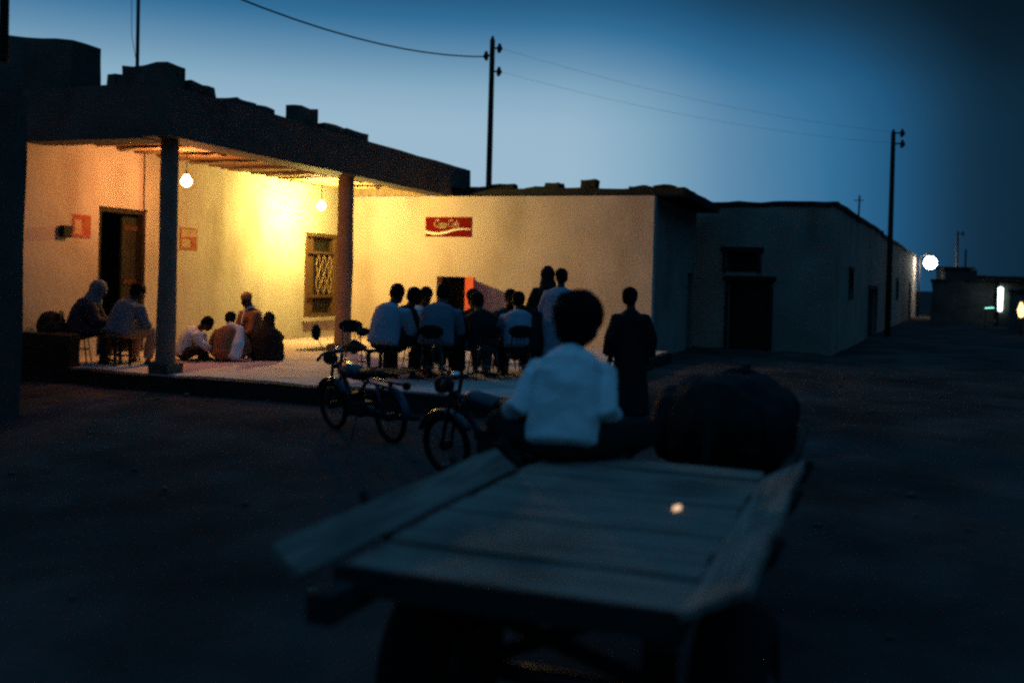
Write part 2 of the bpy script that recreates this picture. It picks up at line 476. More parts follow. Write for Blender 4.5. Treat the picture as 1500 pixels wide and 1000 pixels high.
# wires and boxes on the back wall
bm = bmesh.new(); sweep(bm, [(XB + .012, 15.25, 4.0), (XB + .012, 15.25, 3.2), (XB + .014, 15.26, 2.92), (XB + .012, 15.36, 2.88)], [.014, .014, .014, .012], n=5)
tag(build('wall_cable', bm, 'darkwood', smooth=True), 'cable running down the porch wall from ceiling to door head', 'cable')
mb = tag(empty('meter_box', (XB, 13.3, 2.4)), 'small black box on the porch wall left of the red poster', 'box')
part_box('case', 'black', mb, XB + .003, XB + .09, 13.2, 13.4, 2.3, 2.5, bevel=.006)
part_box('lid', 'black', mb, XB + .091, XB + .1, 13.215, 13.385, 2.32, 2.48)
ps = tag(empty('red_poster', (XB, 13.7, 2.5)), 'faded red poster on the porch wall left of the tall door', 'poster')
part_box('sheet', 'poster_red', ps, XB + .003, XB + .009, 13.5, 13.92, 2.31, 2.71)
part_box('printed_block', 'poster_pale', ps, XB + .010, XB + .012, 13.54, 13.7, 2.36, 2.62)
part_box('printed_block', 'poster_ink', ps, XB + .010, XB + .012, 13.74, 13.88, 2.5, 2.66)
ps = tag(empty('figure_poster', (XB, 16.6, 2.4)), 'orange and cream printed poster right of the front column', 'poster')
part_box('sheet', 'poster_ink', ps, XB + .003, XB + .009, 16.32, 16.85, 2.2, 2.645)
part_box('printed_block', 'poster_pale', ps, XB + .010, XB + .012, 16.35, 16.82, 2.45, 2.61)
part_box('printed_block', 'poster_pale', ps, XB + .010, XB + .012, 16.36, 16.62, 2.25, 2.41)
bm = bmesh.new(); ball(bm, (XB + .012, 16.72, 2.33), (.004, .06, .07)); ball(bm, (XB + .012, 16.66, 2.45), (.004, .16, .022))
build('printed_figure', bm, 'poster_red', ps, world=True)


# bulbs
def bulb(x, y, z, mat, label):
    t = tag(empty('hanging_bulb', (x, y, z)), label, 'light bulb', 'bare bulbs hanging in the porch')
    bm = bmesh.new(); sweep(bm, [(0, 0, .15), (.004, 0, .4), (0, 0, 4.03 - z)], [.008] * 3, n=5); build('cord', bm, 'cable', t)
    bm = bmesh.new(); sweep(bm, [(0, 0, .09), (0, 0, .16)], [.024, .018], n=8); build('socket', bm, 'black', t)
    bm = bmesh.new(); sweep(bm, [(0, 0, .1), (0, 0, .06), (0, 0, .0), (0, 0, -.06), (.0, 0, -.09)], [.03, .06, .095, .08, .04], n=10); build('glass_bulb', bm, mat, t, smooth=True)


bulb(-11.6, 14.59, 3.377, 'bulb_small', 'lit bare bulb hanging just right of the front column')
bulb(-12.1, 19.98, 3.355, 'bulb', 'lit bare bulb hanging above the barred window')

# ------------------------------------------------------------------ shop house with the sign
XS = -4.92
shop = tag(empty('shop_house', (-8.5, 25.5, 0)), 'flat-roofed plastered house with the red drink sign on its lit wall', 'house')
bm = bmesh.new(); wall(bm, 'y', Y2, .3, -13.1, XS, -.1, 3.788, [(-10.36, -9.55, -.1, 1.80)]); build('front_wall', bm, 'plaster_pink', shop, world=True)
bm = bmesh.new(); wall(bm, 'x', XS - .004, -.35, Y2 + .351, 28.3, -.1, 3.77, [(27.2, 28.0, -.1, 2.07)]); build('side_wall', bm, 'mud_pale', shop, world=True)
part_box('side_door', 'darkwood', shop, XS - .25, XS - .2, 27.2, 28.0, 0, 2.07)
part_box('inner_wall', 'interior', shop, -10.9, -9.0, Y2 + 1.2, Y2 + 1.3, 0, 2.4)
part_box('roof_slab', 'roof', shop, -10.62, -4.29, 22.98, 28.4, 3.79, 4.0, amp=.03, cuts=12, scale=1.7)
rnd = random.Random(11)
for i, (x, z, sx, sz) in enumerate([(-9.55, 4.0, .5, .07), (-8.9, 4.01, .7, .1), (-8.0, 3.99, .5, .06), (-7.55, 4.0, .4, .16), (-6.65, 4.0, .38, .2), (-5.4, 4.0, .5, .07), (-4.8, 4.0, .5, .05)]):
    part_box('roof_rubble', 'roof', shop, x - sx / 2, x + sx / 2, 23.05, 23.5, z - .03, z + sz, amp=.06, cuts=3, scale=3, seed=i + 20)
# open red door leaf, hinged on the right jamb
hinge = V((-9.545, Y2 - .02, 0)); a = rad(-52)
m = Matrix.Translation(hinge) @ Matrix.Rotation(a, 4, 'Z')
bm = bmesh.new(); box(bm, .01, .78, -.045, 0, .24, 1.8, m)
leaf = build('open_door', bm, 'reddoor', shop, world=True); leaf['label'] = 'red painted door leaf standing open'
for z in (.5, 1.05, 1.6):
    bm = bmesh.new(); box(bm, .05, .74, 0.002, .02, z - .04, z + .04, m)
    r_ = build('door_rail', bm, 'reddoor', shop, world=True); r_.parent = leaf

# sign
sg = tag(empty('drink_sign', (-10.08, 22.6, 3.03)), 'red Coca-Cola sign with white wave high on the lit wall', 'sign')
SX, SY, SW, SH = -10.70, Y2 - .025, 1.24, .485
part_box('panel', 'signred', sg, SX, SX + SW, SY, Y2 - .003, 2.79, 2.79 + SH)
bm = bmesh.new(); K = 28; tp, bt = [], []
for k in range(K + 1):
    u = k / K
    c = .24 + .0 * u + (-.11) * math.sin(u * 2 * math.pi * .92 + .12) * (1 - .1 * u) + .09 * u * u
    h = .12 - .07 * u + .02 * math.sin(u * math.pi)
    for lst, z in ((tp, c + h / 2 + .05 * (1 - u) * .4), (bt, c - h / 2)):
        lst.append((SX + .002 + u * (SW - .004), max(.01, min(.97, z / 1.0)) * SH + 2.79))
fr_ = [bm.verts.new((x, SY - .006, z)) for x, z in tp]; fb_ = [bm.verts.new((x, SY - .006, z)) for x, z in bt]
br_ = [bm.verts.new((x, SY - .001, z)) for x, z in tp]; bb_ = [bm.verts.new((x, SY - .001, z)) for x, z in bt]
for k in range(K):
    bm.faces.new((fr_[k], fr_[k + 1], fb_[k + 1], fb_[k])); bm.faces.new((fr_[k], br_[k], br_[k + 1], fr_[k + 1])); bm.faces.new((fb_[k], fb_[k + 1], bb_[k + 1], bb_[k]))
build('white_wave', bm, 'signwhite', sg, world=True)


def arc(cx, cy, rx, ry, a0, a1, n=9):
    return [(cx + rx * math.cos(rad(a0 + (a1 - a0) * i / n)), cy + ry * math.sin(rad(a0 + (a1 - a0) * i / n))) for i in range(n + 1)]


strokes = []      # cursive script, unit = x-height 1
def cap_c(x): return [arc(x + .85, 1.0, .85, 1.05, 50, 318, 14), arc(x + 1.15, 1.75, .35, .28, -30, 200, 6)]
def low_o(x): return [arc(x + .45, .5, .42, .5, 100, 460, 12), [(x + .55, .95), (x + .75, .85), (x + .95, .95)]]
def low_c(x): return [arc(x + .45, .5, .42, .5, 50, 320, 10)]
def low_a(x): return [arc(x + .42, .5, .4, .5, 60, 420, 12), [(x + .85, 1), (x + .8, .3), (x + .92, .02), (x + 1.1, .2)]]
def low_l(x): return [[(x, .35), (x + .35, 1.3), (x + .42, 2.0), (x + .25, 2.1), (x + .14, 1.5), (x + .12, .4), (x + .25, .02), (x + .5, .25)]]
for part in (cap_c(0), low_o(1.6), low_c(2.55), low_a(3.35), [[(4.6, .62), (5.0, .7)]], cap_c(5.0), low_o(6.55), low_l(7.55), low_a(8.0)): strokes += part
strokes.append([(1.2, -.05), (2.2, -.35), (3.6, -.3), (4.6, -.2)])
bm = bmesh.new()
for st in strokes:
    pts = [(SX + .235 + (x + .22 * y) * .0755, SY - .006, 2.79 + .245 + y * .082) for x, y in st]
    sweep(bm, pts, [(.0085, .004)] * len(pts), side=(.7, 0, -.7), n=5)
build('script_lettering', bm, 'signink', sg, world=True)

# ------------------------------------------------------------------ street row beyond
row_o = V((-1.2, 28.5, 0)); RZ = -.08
def row_house(y0, y1, h, depth, label, openings, seed, front=None):
    hs = tag(empty('row_house', row_o, RZ), label, 'house', 'unlit mud houses along the street')
    bm = bmesh.new(); wall(bm, 'x', 0, -.3, y0, y1, -.1, h, openings); build('street_wall', bm, 'mud_pale', hs)
    if front is not None:
        bm = bmesh.new(); wall(bm, 'y', y0 - .003, .3, -depth, 0.002, -.1, h, front); build('end_wall', bm, 'mud_pale', hs)
    part_box('roof', 'roof', hs, -depth, .06, y0 - .05, y1, h + .003, h + .13, amp=.06, cuts=12, world=False, scale=1.5, seed=seed)
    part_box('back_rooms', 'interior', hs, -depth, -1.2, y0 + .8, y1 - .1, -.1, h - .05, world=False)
    for (a, b, c, d) in openings:
        part_box('door' if c < .2 else 'shutter', 'darkwood', hs, -.2, -.14, a, b, max(0, c), d, world=False)
    for (a, b, c, d) in (front or ()):
        part_box('door' if c < .2 else 'shutter', 'darkwood', hs, a, b, y0 + .14, y0 + .2, max(0, c), d, world=False)
    for wallset, fr_ in ((openings, 0), (front or (), 1)):
        for (a, b, c, d) in wallset:
            bm = bmesh.new()
            for (p, q, r, t) in ((a - .09, a - .002, max(0, c), d), (b + .002, b + .09, max(0, c), d), (a - .16, b + .16, d + .002, d + .13)):
                if fr_: box(bm, p, q, y0 - .05, y0 + .05, r, t)
                else: box(bm, -.05, .045, p, q, r, t)
            rough(bm, .012, 3, int(a * 5)); build('door_frame' if c < .2 else 'window_frame', bm, 'roof', hs)
    return hs
row_house(0, 15.5, 4.0, 4.3, 'dark mud house whose near end wall has a door below a small shutter', [(10.5, 13.6, -.1, 1.75), (4, 4.8, 1.4, 2.3)], 1, [(-2.83, -1.68, -.1, 1.9), (-2.93, -2.03, 2.14, 2.72)])
row_house(15.55, 30, 3.92, 5, 'dark house in the middle of the street row', [(20, 21.2, -.1, 2.1), (25, 26, 1.2, 2.2)], 2)
row_house(30.05, 44, 3.86, 5, 'farthest house of the row behind the round street lamp', [(36, 37.3, -.1, 2.1)], 3)
md = tag(empty('compound_wall', (4.2, 57, 0)), 'low dark compound wall at the far end of the street', 'wall')
part_box('wall_body', 'mud', md, 2.6, 5.6, 57, 57.4, -.1, 2.25, amp=.09, cuts=9, scale=1.1)
part_box('wall_return', 'mud', md, 5.35, 5.6, 57.45, 66, -.1, 2.0, amp=.04, cuts=6)
part_box('coping', 'roof', md, 2.55, 5.65, 56.95, 57.45, 2.2, 2.32, amp=.04, cuts=6)

for i, (x0, x1, y0, y1, h, lb) in enumerate([(4.1, 6.3, 78, 84, 3.3, 'distant dark house seen in the gap behind the street lamp'), (5.4, 9.2, 70, 76, 2.6, 'distant dark house rising behind the compound wall'),
                                             (5.75, 11, 47.5, 52, 1.75, 'low dark hut at the right edge beside the warm lantern'), (3.4, 4.6, 60, 64, 2.9, 'narrow dark house standing just right of the street lamp')]):
    fh = tag(empty('far_house', (x0, y0, 0)), lb, 'house')
    bm = bmesh.new(); wall(bm, 'y', y0, y1 - y0, x0, x1, -.1, h, [(x0 + .8, x0 + 1.6, -.1, h * .62)]); build('walls', bm, 'mud', fh, world=True)
    part_box('door', 'darkwood', fh, x0 + .8, x0 + 1.6, y0 + .2, y0 + .25, 0, h * .62)
    part_box('roof', 'roof', fh, x0 - .06, x1 + .06, y0 - .06, y1 + .06, h + .003, h + .14, amp=.06, cuts=8, scale=1.3, seed=i)


def beam(name, mat, parent, pts, r, n=6, world=True):
    bm = bmesh.new(); sweep(bm, pts, [r] * len(pts) if isinstance(r, (int, float)) else r, n=n)
    return build(name, bm, mat, parent, world=world, smooth=True)


# street lamp
lp = tag(empty('street_lamp', (2.55, 70, 0)), 'street lamp with a glowing round globe at the end of the row', 'street lamp')
beam('post', 'darkwood', lp, [(2.4, 70, -.1), (2.42, 70, 3.9)], [.07, .05])
beam('arm', 'metal', lp, [(2.42, 70, 3.85), (2.7, 69.9, 4.0), (3.03, 69.8, 3.95)], .03)
bm = bmesh.new(); ball(bm, (3.05, 69.8, 3.5), (.38, .38, .38)); build('globe', bm, 'street_glow', lp, world=True, smooth=True)
bm = bmesh.new(); sweep(bm, [(3.05, 69.8, 3.9), (3.05, 69.8, 4.0)], [.18, .06], n=10); build('cap', bm, 'metal', lp, world=True)
# far lit kiosk and lantern
kk = tag(empty('kiosk', (5.75, 56, 0)), 'small dark kiosk with a tall narrow fluorescent light', 'kiosk')
part_box('cabin', 'mud', kk, 5.75, 6.9, 56.2, 57.4, -.1, 2.2)
part_box('cabin_roof', 'roof', kk, 5.68, 7.0, 56.0, 57.45, 2.203, 2.3)
bm = bmesh.new(); sweep(bm, [(5.78, 56.02, .8), (5.78, 56.02, 1.95)], [.11, .13], n=8); build('tube_light', bm, 'tube_glow', kk, world=True, smooth=True)
t2 = tag(empty('wall_tube', (4.95, 52, .95)), 'tiny horizontal green tube lamp beside the kiosk light', 'lamp')
bm = bmesh.new(); sweep(bm, [(4.72, 52, .97), (5.1, 52, 1.0)], [.028, .028], n=6); build('tube', bm, 'dash_glow', t2, world=True)
beam('stand', 'darkwood', t2, [(4.75, 52, -.1), (4.75, 52, .99)], .02)
ln = tag(empty('lantern', (5.4, 45, 0)), 'warm lantern on a stand at the far right edge', 'lantern')
bm = bmesh.new(); sweep(bm, [(5.42, 45, .78), (5.41, 45, 1.05), (5.41, 45, 1.35)], [.09, .14, .05], n=8); build('flame_glass', bm, 'warm_glow', ln, world=True, smooth=True)
beam('stand', 'darkwood', ln, [(5.42, 45, -.1), (5.42, 45, .75)], .03)
bm = bmesh.new(); sweep(bm, [(5.41, 45, 1.4), (5.41, 45, 1.5)], [.1, .03], n=8); build('cap', bm, 'metal', ln, world=True)

# poles, masts and wires
def pole(x, y, h, r, label, lean=0.0, shackles=(), z0=-.2):
    t = tag(empty('utility_pole', (x, y, 0)), label, 'utility pole', 'wooden power poles')
    beam('shaft', 'darkwood', t, [(x, y, z0), (x + lean * h * .5, y, h * .5), (x + lean * h, y, h - .15), (x + lean * h, y, h)], [r * 1.15, r, r * .85, r * .3], n=8)
    for dx, z in shackles:
        bm = bmesh.new()
        sweep(bm, [(x + lean * z, y, z), (x + dx * .7, y, z + .02)], [.03, .03], n=5)
        sweep(bm, [(x + dx * .7, y, z - .14), (x + dx * .8, y, z - .02), (x + dx * .75, y, z + .14)], [.05, .1, .04], n=7)
        build('insulator', bm, 'darkwood', t, world=True)
    return t
pole(-11.97, 30, 9.6, .105, 'tall utility pole rising behind the shop house roof', 0.001, [(.34, 9.2), (-.26, 8.98), (.34, 8.45)])
pole(.33, 40, 7.75, .095, 'utility pole against the sky beside the dark street row', 0.0, [(.4, 7.6), (.42, 7.2)])
pole(4.62, 70, 5.6, .08, 'distant thin utility pole right of the street lamp', 0.0, [(.4, 5.4)])
pole(6.6, 90, 5.2, .08, 'farthest short utility pole above the compound wall', 0.0)
ma = tag(empty('roof_mast', (-11.78, 13.5, 4.4)), 'thin metal mast with a hanging wire on the porch roof', 'mast')
beam('shaft', 'metal', ma, [(-11.78, 13.5, 4.4), (-11.8, 13.5, 7.5)], .032)
beam('wire', 'cable', ma, [(-11.8, 13.5, 7.4), (-11.9, 13.46, 6.3), (-11.88, 13.46, 5.7), (-11.79, 13.5, 5.2)], .006, n=4)
mw = tag(empty('wooden_mast', (-9.83, 9.0, 3.7)), 'thick wooden mast rising from the dark roof at the left edge', 'mast')
beam('shaft', 'darkwood', mw, [(-9.83, 9.0, 3.7), (-9.84, 9.0, 6.6)], [.06, .05])
beam('cleat', 'darkwood', mw, [(-9.94, 8.95, 4.25), (-9.72, 8.95, 4.25)], .03)
an = tag(empty('antenna', (-.7, 34, 4.0)), 'thin short aerial on the roof of the dark row', 'antenna')
beam('rod', 'metal', an, [(-.7, 34, 3.9), (-.68, 34, 4.75)], .03)
beam('crossbar', 'metal', an, [(-.85, 34, 4.6), (-.55, 34, 4.6)], .015)
def wire(name, label, a, b, sag, r):
    a, b = V(a), V(b)
    pts = [a.lerp(b, t) - V((0, 0, 4 * sag * t * (1 - t))) for t in [i / 16 for i in range(17)]]
    tag(beam(name, 'cable', None, pts, r, n=5, world=False), label, 'wire', 'overhead power lines')
wire('overhead_wire', 'dark wire sagging from the top edge to the tall pole', (-14.3, 11, 8.5), (-12.2, 30, 8.95), .9, .022)
wire('overhead_wire', 'upper faint wire from the tall pole to the street pole', (-11.7, 30, 9.2), (.6, 40, 7.6), .35, .0035)
wire('overhead_wire', 'lower faint wire from the tall pole to the street pole', (-11.7, 30, 8.45), (.6, 40, 7.2), .35, .0035)

# ------------------------------------------------------------------ people
def remeshed(name, bm, mat, voxel, parent=None, wrinkle=0, wscale=9, ratio=1.0, smooth_it=2, seed=0):
    me = bpy.data.meshes.new(name); bmesh.ops.recalc_face_normals(bm, faces=bm.faces[:]); bm.to_mesh(me); bm.free()
    o = bpy.data.objects.new(name, me); COL.objects.link(o)
    md_ = o.modifiers.new('r', 'REMESH'); md_.mode = 'VOXEL'; md_.voxel_size = voxel
    if smooth_it:
        s_ = o.modifiers.new('s', 'SMOOTH'); s_.iterations = smooth_it; s_.factor = .5
    if ratio < 1:
        d_ = o.modifiers.new('d', 'DECIMATE'); d_.ratio = ratio
    dg = bpy.context.evaluated_depsgraph_get(); dg.update()
    new = bpy.data.meshes.new_from_object(o.evaluated_get(dg))
    o.modifiers.clear(); o.data = new; bpy.data.meshes.remove(me); new.name = name
    if wrinkle:
        vs = new.vertices; off = V((seed * 5.1, seed * 2.3, seed))
        nr = [v.normal.copy() for v in vs]
        for v, n_ in zip(vs, nr):
            p = v.co * wscale + off
            q = V((p.x, p.y, p.z * .45)) + noise.noise_vector(p * .6) * .9
            f = 1 - abs(noise.noise(q)) * 2
            v.co += n_ * wrinkle * (f * .8 + .4 * noise.noise(p * 2.3))
    new.materials.clear(); new.materials.append(M[mat])
    for p in new.polygons: p.use_smooth = True
    if parent: o.parent = parent
    return o


def pose_chair(lean=.35, reach=(.45, .62), hl=None, spread_=.12, yaw=0):
    P = {'pelvis': V((0, 0, .53))}
    P['mid'] = P['pelvis'] + V((0, .27 * math.sin(lean * .5), .27 * math.cos(lean * .5)))
    P['neck'] = P['mid'] + V((0, .25 * math.sin(lean * 1.3), .25 * math.cos(lean * 1.3)))
    hl = lean if hl is None else hl
    P['head'] = P['neck'] + V((0, .16 * math.sin(hl) + .02, .155 * math.cos(hl)))
    for sg_, k in ((-1, 'L'), (1, 'R')):
        P['hip' + k] = V((sg_ * .1, .02, .52)); P['knee' + k] = V((sg_ * (.1 + spread_), .42, .53)); P['ankle' + k] = V((sg_ * (.1 + spread_ * .8), .38, .09))
        sh = P['neck'] + V((sg_ * .172, 0, -.085)); P['sh' + k] = sh
        P['wrist' + k] = V((sg_ * .1, reach[0], reach[1])); d = P['wrist' + k] - sh
        P['elbow' + k] = sh + d * .5 + V((sg_ * .1, -.04, -.1))
    P['face'] = V((0, math.cos(hl), -math.sin(hl) * .8))
    return P


def pose_cross(lean=.25, hl=None, wrists=None, wide=.34):
    P = {'pelvis': V((0, 0, .14))}
    P['mid'] = P['pelvis'] + V((0, .27 * math.sin(lean * .5), .27 * math.cos(lean * .5)))
    P['neck'] = P['mid'] + V((0, .25 * math.sin(lean * 1.3), .25 * math.cos(lean * 1.3)))
    hl = lean if hl is None else hl
    P['head'] = P['neck'] + V((0, .16 * math.sin(hl) + .02, .155 * math.cos(hl)))
    for sg_, k in ((-1, 'L'), (1, 'R')):
        P['hip' + k] = V((sg_ * .1, .02, .12)); P['knee' + k] = V((sg_ * wide, .3, .2)); P['ankle' + k] = V((-sg_ * .06, .36 + .05 * sg_, .08))
        sh = P['neck'] + V((sg_ * .172, 0, -.085)); P['sh' + k] = sh
        P['wrist' + k] = V((sg_ * wide * .85, .3, .27)) if wrists is None else V((sg_ * wrists[0], wrists[1], wrists[2]))
        P['elbow' + k] = sh + (P['wrist' + k] - sh) * .5 + V((sg_ * .08, -.07, -.02))
    P['face'] = V((0, math.cos(hl), -math.sin(hl) * .8))
    return P


def pose_squat(lean=.35, hl=None):
    P = pose_cross(lean, hl)
    for sg_, k in ((-1, 'L'), (1, 'R')):
        P['knee' + k] = V((sg_ * .15, .36, .46)); P['ankle' + k] = V((sg_ * .13, .3, .08))
        P['wrist' + k] = V((sg_ * .06, .47, .36)); P['elbow' + k] = V((sg_ * .27, .27, .42))
    return P


def pose_stand(turn=0, arms='down', hl=.1, stride=.04):
    P = {'pelvis': V((0, 0, .93)), 'mid': V((0, .01, 1.18)), 'neck': V((0, .01, 1.45)), 'head': V((0, .04 + .1 * hl, 1.605))}
    for sg_, k in ((-1, 'L'), (1, 'R')):
        P['hip' + k] = V((sg_ * .1, 0, .9)); P['knee' + k] = V((sg_ * .11, .03 + sg_ * stride, .5)); P['ankle' + k] = V((sg_ * .12, sg_ * stride, .09))
        P['sh' + k] = V((sg_ * .165, 0, 1.37))
        if arms == 'down': P['elbow' + k] = V((sg_ * .25, -.03, 1.1)); P['wrist' + k] = V((sg_ * .25, .06, .85))
        else: P['elbow' + k] = V((sg_ * .26, .02, 1.12)); P['wrist' + k] = V((sg_ * .08, .24, 1.13))
    P['face'] = V((math.sin(turn), math.cos(turn), -hl)).normalized()
    return P


def person(label, P, loc, rz, outfit, scale=1.0, voxel=.015, group=None, fine=False, bulk=1.14, hscale=None, slope=.8):
    hscale = hscale or (1.02 + .1 * ((len(label) * 7 + int(abs(loc[0]) * 31)) % 10) / 10)
    X = V((1, 0, 0))
    bm = bmesh.new(); nck = P['neck']; up = (nck - P['mid']).normalized()
    # trunk and neck
    sweep(bm, [P['pelvis'] - V((0, 0, .05)), P['pelvis'] + V((0, 0, .05)), P['mid'], P['mid'].lerp(nck, .55), nck - up * .05, nck + up * .01],
          [(.15, .11), (.16, .115), (.135, .095), (.165, .115), (.16, .085), (.07, .06)], side=X, n=14)
    hd = P['head']; f = P['face'].normalized(); r_ = f.cross(V((0, 0, 1))); r_.normalize(); u_ = r_.cross(f)
    R = Matrix((r_, f, u_)).transposed() * hscale
    sweep(bm, [nck - up * .03, nck.lerp(hd, .4) - f * .01, hd - f * .02], [.075, .062, .062], n=12)
    T_ = lambda x, y, z: hd + R @ V((x, y, z))
    ball(bm, T_(0, -.012, .035), (.076, .094, .088), R); ball(bm, T_(0, .02, -.03), (.062, .07, .085), R)
    ball(bm, T_(0, .07, -.085), (.03, .024, .022), R)                                       # chin
    sweep(bm, [T_(0, .088, .03), T_(0, .11, -.015), T_(0, .098, -.028)], [.011, .017, .014], n=8)   # nose
    ball(bm, T_(0, .09, -.055), (.027, .014, .013), R)                                      # lips
    for sg_ in (-1, 1):
        ball(bm, T_(sg_ * .03, .078, .022), (.015, .012, .012), R, 8, 6)                    # eyes
        sweep(bm, [T_(sg_ * .012, .09, .042), T_(sg_ * .05, .078, .044)], [.01, .009], n=6)  # brows
        ball(bm, T_(sg_ * .078, -.012, .0), (.012, .026, .036), R, 8, 6)                    # ears
    for k, sg_ in (('L', -1), ('R', 1)):
        sh, el, wr = P['sh' + k], P['elbow' + k], P['wrist' + k]
        sweep(bm, [sh, sh.lerp(el, .45), el, el.lerp(wr, .35), wr], [.058, .05, .04, .043, .027], n=10)
        d = (wr - el).normalized(); fw = (d + V((0, 0, -.25))).normalized()
        sd = V((1, 0, 0)) - fw * fw.x; sd = sd.normalized() if sd.length > .1 else V((0, 1, 0))
        nn = sd.cross(fw).normalized()
        if nn.z > 0: nn = -nn
        sweep(bm, [wr - d * .02, wr + fw * .035, wr + fw * .085], [(.027, .02), (.04, .017), (.042, .014)], side=sd, n=10)
        for q, (o_, ln_) in enumerate(((-.031, .062), (-.0105, .078), (.0105, .074), (.031, .055))):
            b0 = wr + fw * .08 + sd * (o_ * sg_)
            sweep(bm, [b0, b0 + fw * ln_ * .5 + nn * .006, b0 + fw * ln_ * .85 + nn * .026, b0 + fw * ln_ + nn * .045], [.0098, .0092, .0086, .0075], n=7)
        b0 = wr + fw * .03 - sd * (.032 * sg_)
        sweep(bm, [b0, b0 - sd * (.028 * sg_) + fw * .025 + nn * .01, b0 - sd * (.03 * sg_) + fw * .055 + nn * .022], [.013, .011, .0085], n=7)
        hp, kn, an_ = P['hip' + k], P['knee' + k], P['ankle' + k]
        sweep(bm, [hp, hp.lerp(kn, .4), kn, kn.lerp(an_, .3), an_], [.088, .078, .055, .056, .036], n=12)
        fd = (kn - hp); fd.z = 0
        if 'footdir' in P: fd = P['footdir'].copy()
        fd = fd.normalized() if fd.length > .1 else V((0, 1, 0))
        if abs(P['pelvis'].z - .93) < .02: fd = V((0, 1, 0))
        sweep(bm, [an_ - fd * .05 + V((0, 0, -.045)), an_ + fd * .05 + V((0, 0, -.04)), an_ + fd * .14 + V((0, 0, -.058)), an_ + fd * .19 + V((0, 0, -.066))],
              [(.036, .036), (.042, .038), (.045, .022), (.038, .016)], side=fd.cross(V((0, 0, 1))), n=10)
        sweep(bm, [an_, an_ + V((0, 0, -.04))], [.036, .036], n=8)
    body = remeshed('person', bm, 'skin', voxel if not fine else .009, ratio=.45 if not fine else .7)
    body.location = loc; body.rotation_euler = (0, 0, rz); body.scale = (scale,) * 3
    tag(body, label, 'person', group)
    wr_ = .008 if not fine else .02
    for it in outfit:
        kind, mat = it[0], it[1]; bm = bmesh.new(); vx = voxel * 1.1; rt = .5; wk = wr_
        if fine: vx = .011; rt = 1
        if kind in ('shirt', 'short_shirt'):
            lo = P['pelvis'] + (V((0, -.01, -.02)) if P['pelvis'].z < .8 else V((0, 0, -.08)))
            sweep(bm, [lo, P['pelvis'].lerp(P['mid'], .3), P['mid'], P['mid'].lerp(nck, .55), nck - up * .045, nck - up * .002],
                  [(.205 * bulk, .165 * bulk), (.2 * bulk, .155 * bulk), (.19 * bulk, .145 * bulk), (.2 * bulk, .15 * bulk), (.185 * bulk * slope, .115 * bulk), (.085, .08)], side=X, n=18)
            for k in 'LR':
                sh, el, wr = P['sh' + k], P['elbow' + k], P['wrist' + k]
                if kind == 'shirt': sweep(bm, [sh, sh.lerp(el, .5), el, el.lerp(wr, .5), el.lerp(wr, .86)], [.09 * bulk, .08 * bulk, .07 * bulk, .068 * bulk, .056], n=12)
                else: sweep(bm, [sh, sh.lerp(el, .5), sh.lerp(el, .85)], [.083, .08, .082], n=12)
        elif kind == 'trousers':
            sweep(bm, [P['pelvis'] + V((0, 0, -.07)), P['pelvis'] + V((0, 0, .08))], [(.175, .135), (.17, .13)], side=X, n=14)
            for k in 'LR':
                hp, kn, an_ = P['hip' + k], P['knee' + k], P['ankle' + k]
                sweep(bm, [hp, hp.lerp(kn, .45), kn, kn.lerp(an_, .4), kn.lerp(an_, .88)], [.108, .1, .083, .08, .07], n=12)
        elif kind == 'robe':
            sweep(bm, [P['pelvis'] + V((0, 0, -.02)), P['mid'], P['mid'].lerp(nck, .55), nck - up * .05, nck],
                  [(.215 * bulk, .17 * bulk), (.2 * bulk, .155 * bulk), (.21 * bulk, .15 * bulk), (.19 * bulk * slope, .115 * bulk), (.085, .08)], side=X, n=18)
            for k in 'LR':
                sh, el, wr = P['sh' + k], P['elbow' + k], P['wrist' + k]
                sweep(bm, [sh, sh.lerp(el, .5), el, el.lerp(wr, .85)], [.09, .095, .1, .1], n=12)
            kc = (P['kneeL'] + P['kneeR']) / 2; ac = (P['ankleL'] + P['ankleR']) / 2
            w1 = abs(P['kneeL'].x - P['kneeR'].x) / 2
            if P['pelvis'].z > .8:
                sweep(bm, [P['pelvis'] + V((0, 0, .1)), P['pelvis'], kc, ac + V((0, 0, .03))], [(.2 * bulk, .155 * bulk), (.215 * bulk, .17 * bulk), (.25, .2), (.28, .23)], side=X, n=18)
            else:
                sweep(bm, [P['pelvis'], kc, kc.lerp(ac, .8)], [(.21, .16), (w1 + .11, .11), (w1 + .12, .1)], side=X, n=18)
        elif kind == 'cloak':
            c = (P['kneeL'] + P['kneeR']) / 2
            sweep(bm, [V((0, c.y * .45, .04)), V((0, c.y * .42, .25)), P['mid'] + V((0, .08, .04)), nck - up * .06, nck + up * .02], [(.31, .33), (.3, .29), (.26, .22), (.2, .14), (.1, .09)], side=X, n=20)
        elif kind == 'hood':
            ball(bm, T_(0, -.02, .02), (.108, .118, .135), R); sweep(bm, [T_(0, -.03, -.02), nck - V((0, .01, .06))], [.1, .15], n=14)
        elif kind == 'hair':
            ball(bm, T_(0, -.022, .048), (.093, .106, .093), R); ball(bm, T_(0, -.055, .0), (.084, .07, .085), R); wk = .004; vx = min(vx, .013)
        elif kind == 'big_hair':
            ball(bm, T_(0, -.028, .06), (.124, .13, .118), R, 20, 14); ball(bm, T_(0, -.06, -.005), (.108, .085, .1), R); wk = .02
        elif kind == 'turban':
            for a_, z_, q in ((0, .05, .102), (.25, .078, .1), (-.2, .1, .085)):
                loop_pts = [T_(math.cos(t) * q * .86, -.015 + math.sin(t) * q, z_ + math.sin(t + a_) * .016) for t in [i * math.pi / 8 for i in range(17)]]
                sweep(bm, loop_pts, [.03] * 17, n=8)
